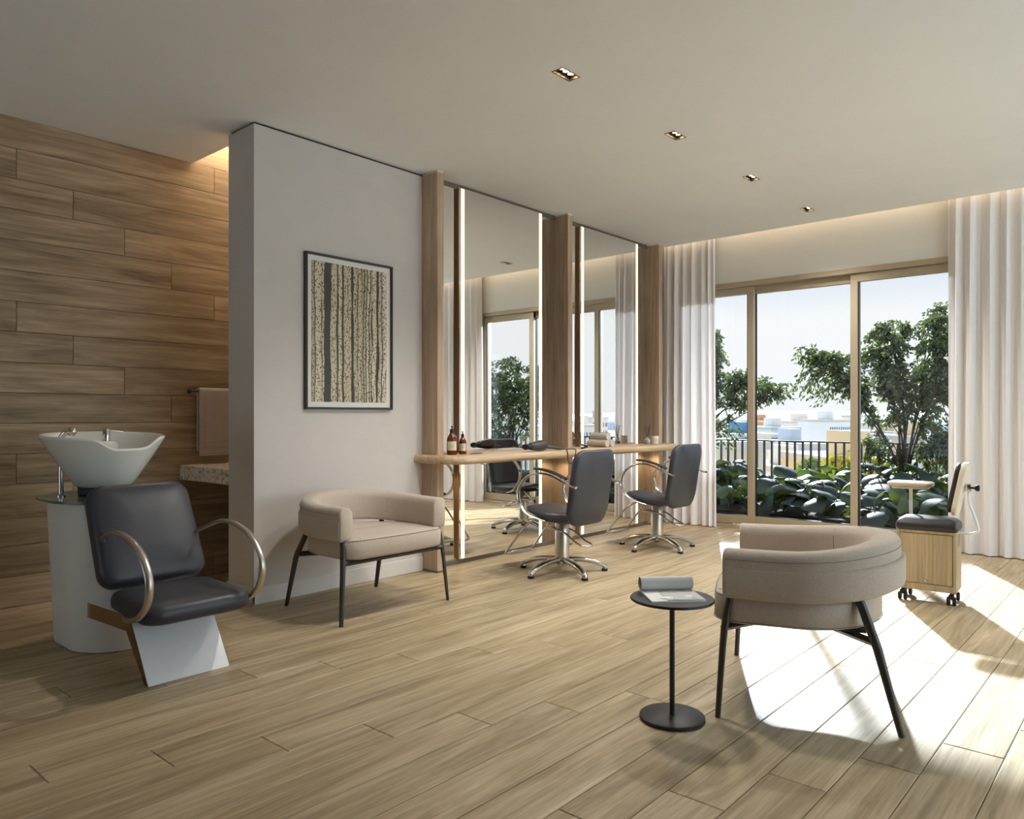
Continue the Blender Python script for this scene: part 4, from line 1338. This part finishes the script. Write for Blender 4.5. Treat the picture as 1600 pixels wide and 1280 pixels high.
# ------------------------------------------------------------------ curtains
CURT = cloth_trans('white voile', srgb(240, 236, 236), 0.075)
def curtain(name, label, x0, x1, seed, folds):
    rd = random.Random(seed)
    NX, NZ = int((x1 - x0) * 260), 16
    ph = []
    a = 0
    wl = [rd.uniform(0.55, 1.6) for _ in range(folds + 2)]
    am = [rd.uniform(0.45, 1.1) for _ in range(folds + 2)]
    tot = sum(wl[:folds])
    def fold(u):
        acc = 0
        for k in range(folds):
            f = wl[k] / tot
            if u <= acc + f or k == folds - 1:
                return k + (u - acc) / f, am[k]
            acc += f
    k_ = lambda p: 1.7 * math.floor(p)
    v, f = [], []
    for j in range(NZ + 1):
        zt = j / NZ
        z = 0.008 + (ZC + 0.11 - 0.008) * (1 - zt)
        spread = 0.6 + 0.4 * zt
        for i in range(NX + 1):
            u = i / NX
            p, A = fold(u)
            s_ = math.sin(2 * PI * p + 0.5 * math.sin(2.2 * zt + 3 * u))
            s_ = math.copysign(abs(s_) ** 0.8, s_)
            y = 6.872 + 0.040 * A * spread * s_ + 0.006 * math.sin(5 * u + 3 * zt)
            x = x0 + (x1 - x0) * u + 0.010 * A * spread * math.sin(4 * PI * p + 0.7 + 0.8 * math.sin(2.5 * zt + k_(p))) + 0.01 * (zt - 0.5) * (2 * u - 1)
            v.append((x, y, z))
    for j in range(NZ):
        for i in range(NX):
            q = j * (NX + 1) + i
            f.append((q, q + 1, q + NX + 2, q + NX + 1))
    t = thing(name, label, 'curtain', (0, 0, 0), 0, 'white curtains at the windows')
    MB().add(v, f).obj('fabric', CURT, t, 0)
    me = t.children[0].data
    me.shade_smooth()
    MB().box(x0 - 0.01, x1 + 0.01, 6.86, 6.885, ZC + 0.115, ZC + 0.149).obj('track', BASE, t, 0)
curtain('curtain', 'white curtain gathered beside the fin, at the mirror end of the window', -3.965, -3.385, 3, 7)
curtain('curtain', 'wide white curtain behind the manicure cart', -1.385, 0.0, 11, 14)

# ------------------------------------------------------------------ terrace outside
tag(MB().box(-12, 8, YN + 0.2, 11.1, -0.25, -0.02).obj('terrace_floor', mat('terrace concrete', srgb(150, 140, 128), 0.8, noise=0.05, nscale=3), smooth=0), 'terrace slab outside the windows', kind='structure')
soil = MB().bbox(-11, 7, 7.45, 10.55, -0.02, 0.10, 0.02, 1).obj('planter_bed', mat('dark soil', srgb(34, 27, 22), 0.95, noise=0.3, nscale=9, bump=0.8, bscale=25), smooth=30)
tag(soil, 'dark soil planting bed outside the windows', kind='structure')

RAILM = mat('brown railing steel', srgb(74, 54, 44), 0.5, 0.3)
rg = thing('terrace_railing', 'dark brown metal railing with upright bars along the terrace edge', 'railing', (0, 10.8, 0))
MB().bbox(-9, 5, -0.02, 0.02, 0.715, 0.735, 0.003, 1).obj('top_rail', RAILM, rg, 30)
MB().bbox(-9, 5, -0.02, 0.02, -0.02, 0.0, 0.003, 1).obj('bottom_rail', RAILM, rg, 30)
bar = MB().box(-0.011, 0.011, -0.018, 0.018, 0.0, 0.715).mesh('baluster', RAILM, 0)
k = 0
x = -7.6
while x < 3.2:
    inst('baluster', bar, rg, (x, 0, 0))
    x += 0.113

LEAF1 = leafmat('tree leaf', srgb(58, 66, 46), srgb(102, 108, 80), 0.2, 2.5)
LEAF2 = leafmat('tree leaf dark', srgb(50, 62, 40), srgb(88, 100, 62), 0.16, 2.5)
BARK = mat('bark', srgb(70, 56, 46), 0.9, noise=0.25, nscale=30, bump=0.5, bscale=60)
def tree(label, base, fork, blobs, seed, nstem, leafm, lsize=0.065):
    rd = random.Random(seed)
    t = thing('terrace_tree', label, 'tree', base, 0, 'slim trees on the terrace')
    B = Vector(base)
    F = Vector(fork) - B
    MB().tube(cr([Vector((0, 0, 0)), F * 0.5 + Vector((0.02, 0, 0)), F], 4), [0.055 - 0.0015 * k for k in range(9)], 12).obj('trunk', BARK, t)
    wts = [b[2] for b in blobs]
    st = MB()
    tw = MB()
    lv, lf = [], []
    def inblob(b):
        while True:
            p = Vector((rd.uniform(-1, 1), rd.uniform(-1, 1), rd.uniform(-1, 1)))
            if p.length < 1:
                break
        return Vector(b[0]) - B + Vector((p.x * b[1][0], p.y * b[1][1], p.z * b[1][2]))
    stems = []
    for k in range(nstem):
        b = blobs[k % len(blobs)]
        tip = inblob(b)
        tip.z += b[1][2] * 0.25
        d = tip - F
        m1 = F + Vector((d.x * 0.22, d.y * 0.22, d.z * 0.36)) + Vector((rd.uniform(-.05, .05), rd.uniform(-.05, .05), 0))
        m2 = F + Vector((d.x * 0.60, d.y * 0.60, d.z * 0.72)) + Vector((rd.uniform(-.08, .08), rd.uniform(-.08, .08), 0))
        path = cr([F * 0.75, m1, m2, tip], 6)
        n = len(path)
        st.tube(path, [0.016 - 0.0135 * q / (n - 1) for q in range(n)], 7)
        stems.append(path)
    def leaf(p, d):
        L = lsize * rd.uniform(0.7, 1.25)
        d = d.normalized()
        s_ = d.cross(Vector((rd.uniform(-1, 1), rd.uniform(-1, 1), rd.uniform(-.3, 1))))
        if s_.length < 1e-3:
            return
        s_.normalize()
        n = s_.cross(d)
        o = len(lv)
        w_ = L * 0.24
        lv.extend([p, p + d * L * 0.45 + s_ * w_ + n * L * 0.06, p + d * L, p + d * L * 0.45 - s_ * w_ + n * L * 0.06])
        lf.extend([(o, o + 1, o + 2), (o, o + 2, o + 3)])
    for b in blobs:
        for k in range(b[2]):
            q = inblob(b)
            # nearest stem point as origin of the twig
            best = min((pt for pth in stems for pt in pth[6:]), key=lambda a: (a - q).length + 0.25 * max(0, a.z - q.z))
            d = q - best
            if d.length > 0.75:
                best = q - d.normalized() * 0.75
            mid = best.lerp(q, 0.5) + Vector((0, 0, 0.06))
            path = cr([best, mid, q], 5)
            tw.tube(path, [0.0045 - 0.0003 * i for i in range(len(path))], 4)
            for i in range(2, len(path)):
                for _ in range(b[3]):
                    p = path[i] + Vector((rd.gauss(0, .022), rd.gauss(0, .022), rd.gauss(0, .018)))
                    out = (path[i] - path[i - 1]).normalized() * 0.6 + Vector((rd.gauss(0, .55), rd.gauss(0, .55), -0.45 + rd.gauss(0, .35)))
                    leaf(p, out)
    st.obj('stems', BARK, t)
    tag(tw.obj('twigs', BARK, t), kind='stuff')
    tag(MB().add(lv, lf).obj('foliage', leafm, t, 0), kind='stuff')
    return t
tree('bushy multi-stem tree outside, between the window mullion and the wide curtain', (-2.47, 10.0, 0.08), (-2.47, 10.0, 0.34),
     [((-2.42, 10.0, 1.72), (0.62, 0.55, 0.52), 210, 3), ((-2.05, 10.1, 1.30), (0.42, 0.5, 0.60), 130, 3), ((-2.62, 10.0, 1.25), (0.45, 0.4, 0.35), 70, 3), ((-2.95, 9.9, 1.55), (0.36, 0.4, 0.38), 70, 3),
      ((-3.35, 9.8, 1.50), (0.40, 0.3, 0.36), 44, 3), ((-3.42, 9.8, 1.84), (0.34, 0.3, 0.10), 18, 3), ((-2.12, 10.0, 2.16), (0.20, 0.3, 0.24), 26, 3), ((-2.65, 10.0, 2.10), (0.25, 0.3, 0.16), 20, 3), ((-2.0, 9.9, 0.62), (0.34, 0.4, 0.32), 60, 3), ((-2.75, 9.9, 0.62), (0.28, 0.3, 0.22), 26, 3)], 5, 20, LEAF1, 0.058)
tree('slim tree outside whose branches reach from behind the gathered curtain', (-5.35, 10.0, 0.08), (-5.30, 10.0, 0.5),
     [((-5.15, 10.0, 1.60), (0.55, 0.5, 0.52), 150, 3), ((-4.62, 9.9, 1.45), (0.32, 0.35, 0.36), 70, 3), ((-4.10, 9.8, 1.42), (0.38, 0.3, 0.26), 44, 3), ((-4.95, 10.0, 2.05), (0.12, 0.2, 0.30), 18, 3), ((-4.85, 9.9, 0.85), (0.36, 0.3, 0.24), 24, 3)], 9, 14, LEAF1, 0.058)
tree('rounded tree outside that shows only in the mirror beside the picture', (0.9, 10.0, 0.08), (0.9, 10.0, 0.4),
     [((0.9, 10.0, 1.60), (0.80, 0.6, 0.52), 230, 4), ((0.5, 10.0, 1.25), (0.4, 0.5, 0.35), 70, 3), ((1.4, 10.0, 1.2), (0.4, 0.5, 0.4), 70, 3), ((0.95, 9.9, 0.75), (0.6, 0.4, 0.25), 40, 3)], 14, 14, LEAF2, 0.06)

# broad leaved plants
BIG1 = leafmat('broad leaf', srgb(34, 42, 36), srgb(56, 66, 54), 0.12, 5.0)
BIG2 = leafmat('broad leaf light', srgb(60, 78, 36), srgb(104, 122, 48), 0.3, 5.0)
BIG1.node_tree.nodes['Principled BSDF'].inputs['Roughness'].default_value = 0.55
BIG1.node_tree.nodes['Principled BSDF'].inputs['Specular IOR Level'].default_value = 0.3
def bigleaf(L, W, bend, m):
    NU = 9
    v, f = [], []
    for i in range(NU + 1):
        u = i / NU
        wdt = W * (math.sin(PI * min(1, u * 0.94 + 0.06)) ** 0.75) * (1.0 - 0.25 * u)
        x = L * (u - 0.22 * bend * u * u)
        z = L * (0.22 * u - bend * 0.62 * u * u)
        for q, s_ in enumerate((-1, -0.55, 0, 0.55, 1)):
            v.append((x, s_ * wdt, z + 0.10 * W * (1 - abs(s_)) * -1 + 0.02 * W * math.sin(9 * u) * abs(s_) - 0.18 * W * s_ * s_))
    for i in range(NU):
        for q in range(4):
            a = i * 5 + q
            f.append((a, a + 1, a + 6, a + 5))
    return MB().add(v, f).mesh('leaf', m, 60)
LMS = [bigleaf(0.44, 0.175, 0.80, BIG1), bigleaf(0.38, 0.150, 1.0, BIG1), bigleaf(0.32, 0.15, 0.65, BIG1), bigleaf(0.30, 0.10, 0.7, BIG2)]
STEMM = MB().tube(cr([(0, 0, 0), (0.02, 0, 0.5), (0.10, 0, 1.0)], 4), [0.011 - 0.0006 * k for k in range(9)], 6).mesh('stalk', mat('stalk green', srgb(70, 84, 46), 0.6))
rd = random.Random(21)
spots = []
yy = 7.62
row = 0
while yy < 10.3:
    xx = -6.2 + 0.22 * (row % 2) - 0.35 * (yy - 7.6)
    while xx < -1.0 + 0.1 * row:
        spots.append((xx + rd.uniform(-.10, .10), yy + rd.uniform(-.1, .1)))
        xx += 0.44
    yy += 0.40
    row += 1
for (px_, py_) in spots:
    de = -SY * px_ + CY_ * py_
    u_ = 800 + 1179 * (CY_ * px_ + SY * py_) / de
    if u_ < 1075 or u_ > 1510 or math.hypot(px_ + 2.47, py_ - 10) < 0.36 or math.hypot(px_ + 5.35, py_ - 10) < 0.36:
        continue
    light = rd.random() < 0.14
    t = thing('broadleaf_plant', ('light green ' if light else 'dark green ') + 'broad leaved plant outside, ' + ('in the row nearest the window glass' if py_ < 8.2 else 'in the middle of the terrace bed' if py_ < 9.4 else 'in the row along the railing'), 'plant', (px_, py_, 0.10), rd.uniform(0, 6.28), 'broad leaved plants in the terrace bed')
    H_ = rd.uniform(0.14, 0.36) * (0.8 if py_ < 8.2 else 1.0)
    nl = rd.randint(5, 7)
    for k in range(nl):
        a = 2 * PI * k / nl + rd.uniform(-.3, .3)
        h = H_ * rd.uniform(0.6, 1.15)
        inst('stalk', STEMM, t, (0, 0, 0), (0, 0, a), (rd.uniform(0.6, 1.3), 1, h))
        me = LMS[3] if light else LMS[rd.randint(0, 2)]
        s_ = rd.uniform(0.65, 1.05)
        inst('leaf', me, t, (0.1 * math.cos(a), 0.1 * math.sin(a), h), (rd.uniform(-.6, .6), rd.uniform(-.5, .75), a), (s_, s_, s_))

# ------------------------------------------------------------------ the town below
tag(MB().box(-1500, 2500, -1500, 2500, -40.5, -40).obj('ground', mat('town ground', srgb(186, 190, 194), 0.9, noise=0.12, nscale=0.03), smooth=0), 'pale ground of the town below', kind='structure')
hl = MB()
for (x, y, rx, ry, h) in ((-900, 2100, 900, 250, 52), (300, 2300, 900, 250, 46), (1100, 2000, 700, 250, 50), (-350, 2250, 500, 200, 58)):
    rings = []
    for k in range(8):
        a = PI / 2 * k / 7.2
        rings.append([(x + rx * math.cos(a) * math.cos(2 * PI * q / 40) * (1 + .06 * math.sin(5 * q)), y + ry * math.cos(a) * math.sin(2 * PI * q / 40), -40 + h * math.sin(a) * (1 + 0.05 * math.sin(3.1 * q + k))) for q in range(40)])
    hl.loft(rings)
tag(hl.obj('hills', mat('haze pale hills', srgb(240, 243, 247), 1.0), smooth=60), 'pale hills on the horizon with haze in their colour', kind='structure')  # haze is put into the near-white hill colour
fwd, rgt = Vector((-SY, CY_, 0)), Vector((CY_, SY, 0))
WIN = mat('far window glass', srgb(120, 134, 150), 0.2)
ROOFM = mat('pale roof', srgb(214, 206, 194), 0.9)
def building(label, u0, u1, vtop, D, depth, col, rows=0, cols=0, rz=0.0, roofbox=True, mir=False, groundz=-40):
    hw_ = (u1 - u0) / 2 / 1179 * D
    ctr = fwd * D + rgt * (((u0 + u1) / 2 - 800) / 1179 * D)
    if mir:
        ctr.x = -7.88 - ctr.x
    zt = 1.1 - (vtop - 649) / 1179 * D
    h = zt - groundz
    base_rot = YAW if not mir else -YAW
    t = thing('town_building', label, 'building', (ctr.x, ctr.y, groundz), base_rot + rz)
    m = mat('facade', col, 0.8, noise=0.03, nscale=0.2)  # pale facade colours stand in for the haze over the town
    b = MB().box(-hw_, hw_, 0, depth, 0, h).obj('walls', m, t, 0)
    MB().box(-hw_ - 0.3, hw_ + 0.3, -0.3, depth + 0.3, h, h + 0.8).obj('parapet', ROOFM, t, 0)
    if roofbox:
        MB().box(-hw_ * 0.3, hw_ * 0.35, depth * 0.3, depth * 0.6, h + 0.8, h + 3.4).obj('stair_head', m, t, 0)
    if rows:
        win = MB()
        dz = 3.1
        for r in range(rows):
            zc = h - 2.2 - dz * r
            if zc < 2:
                break
            for c in range(cols):
                xc = -hw_ + (c + 0.5) * 2 * hw_ / cols
                ww_ = hw_ / cols * 0.55
                win.box(xc - ww_, xc + ww_, -0.08, 0.05, zc - 0.85, zc + 0.75)
        tag(win.obj('windows', WIN, t, 0), kind='stuff')
    return t
bl = [
 ('low beige block with a flat roof just beyond the railing', 1085, 1198, 703, 75, 25, srgb(222, 208, 180), 0, 0, 0.05),
 ('blue glass low rise behind the railing', 1145, 1229, 684, 170, 30, srgb(86, 150, 205), 6, 10, 0.0),
 ('pale tan apartment block with small windows', 1200, 1238, 712, 120, 20, srgb(226, 212, 190), 7, 6, 0.0),
 ('grey blue apartment block with rows of windows', 1240, 1292, 700, 140, 24, srgb(198, 206, 216), 8, 9, 0.0),
 ('orange brick block rising over white roofs', 1190, 1216, 660, 330, 30, srgb(226, 160, 112), 3, 4, 0.0),
 ('long white block with dark top windows', 1205, 1250, 672, 215, 25, srgb(236, 230, 222), 6, 9, 0.0),
 ('tall cream block with stepped roof', 1250, 1292, 662, 260, 30, srgb(240, 226, 210), 8, 8, 0.0),
 ('white tower with a dense grid of windows', 1296, 1330, 660, 225, 25, srgb(238, 236, 234), 12, 10, 0.0),
 ('white terrace of houses left of the blue building', 1110, 1150, 668, 270, 25, srgb(240, 236, 230), 5, 8, 0.0),
 ('distant white slab block beneath the branches', 1115, 1186, 662, 380, 40, srgb(244, 240, 234), 0, 0, 0.0),
 ('slender white tower beside the window mullion', 1348, 1363, 652, 320, 20, srgb(238, 238, 238), 14, 4, 0.0),
 ('grey slab block behind the bushy tree', 1368, 1400, 664, 280, 25, srgb(222, 222, 224), 10, 8, 0.0),
 ('tan block behind the tree stems', 1396, 1444, 680, 180, 25, srgb(230, 206, 176), 6, 8, 0.0),
 ('pale yellow block near the wide curtain', 1448, 1492, 690, 135, 25, srgb(234, 210, 170), 6, 6, 0.0),
 ('wide low white market roof below the railing', 1225, 1300, 742, 95, 20, srgb(238, 228, 214), 0, 0, 0.0),
 ('ochre low house below the railing', 1345, 1440, 735, 68, 20, srgb(232, 204, 160), 3, 8, 0.0)]
for q in bl:
    building(*q[:7], rows=q[7], cols=q[8], rz=q[9])
ml = [('cream block seen only in the mirror by the towels', 905, 935, 668, 220, 30, srgb(240, 226, 210), 6, 6, 0.0),
      ('pinkish tower seen only in the mirror by the towels', 925, 950, 655, 300, 30, srgb(236, 214, 204), 10, 5, 0.0),
      ('white block seen only in the mirror through the rounded tree', 770, 850, 670, 240, 30, srgb(240, 236, 230), 6, 10, 0.0)]
for q in ml:
    building(*q[:7], rows=q[7], cols=q[8], rz=q[9], mir=True)
nb = thing('bounce_building', 'added unseen white building that bounces sunlight into the side glazing', 'building', (15.0, 0, -40))  # added out of view to bounce sun sideways into the room
MB().box(0, 8, -14, 13, 0, 50).obj('walls', mat('white bounce render', srgb(242, 244, 246), 0.85), nb, 0)
nw = MB().box(-0.05, 0.05, -0.6, 0.6, 0, 1.3).mesh('window', WIN, 0)
for fz in range(12):
    for fy in range(8):
        inst('window', nw, nb, (0, -12.0 + 3.3 * fy, 2 + 4.0 * fz))
YEL = leafmat('yellow leaves', srgb(190, 160, 40), srgb(222, 200, 70), 0.2, 0.6)
GRN = leafmat('far green leaves', srgb(110, 124, 60), srgb(160, 168, 84), 0.2, 0.6)
def far_tree(label, u, v, D, r, m, seed):
    rd = random.Random(seed)
    p = fwd * D + rgt * ((u - 800) / 1179 * D)
    zc = 1.1 - (v - 649) / 1179 * D
    t = thing('town_tree', label, 'tree', (p.x, p.y, -40))
    H_ = zc + 40
    MB().tube([(0, 0, 0), (0, 0, H_)], [0.5, 0.25], 8).obj('trunk', BARK, t)
    lv, lf = [], []
    for k in range(420):
        d = Vector((rd.gauss(0, 1), rd.gauss(0, 1), rd.gauss(0, 1))).normalized() * rd.uniform(0.6, 1.0) * r
        c = Vector((d.x, d.y, H_ + d.z * 0.8))
        a = Vector((rd.gauss(0, 1), rd.gauss(0, 1), rd.gauss(0, 1))).normalized()
        b = a.cross(d).normalized()
        s_ = r * rd.uniform(0.16, 0.26)
        o = len(lv)
        lv.extend([c - a * s_, c + b * s_ * 0.8, c + a * s_, c - b * s_ * 0.8])
        lf.append((o, o + 1, o + 2, o + 3))
    tag(MB().add(lv, lf).obj('foliage', m, t, 0), kind='stuff')
far_tree('yellow green tree in the town below, beside the grey blue block', 1268, 734, 66, 1.3, GRN, 1)
far_tree('yellow tree in the town below, by the window mullion', 1312, 733, 56, 1.4, YEL, 2)
far_tree('yellow tree in the town below, past the window mullion', 1362, 734, 64, 1.4, YEL, 3)
far_tree('small yellow tree between the railing bars under the blue block', 1232, 762, 54, 1.1, YEL, 4)
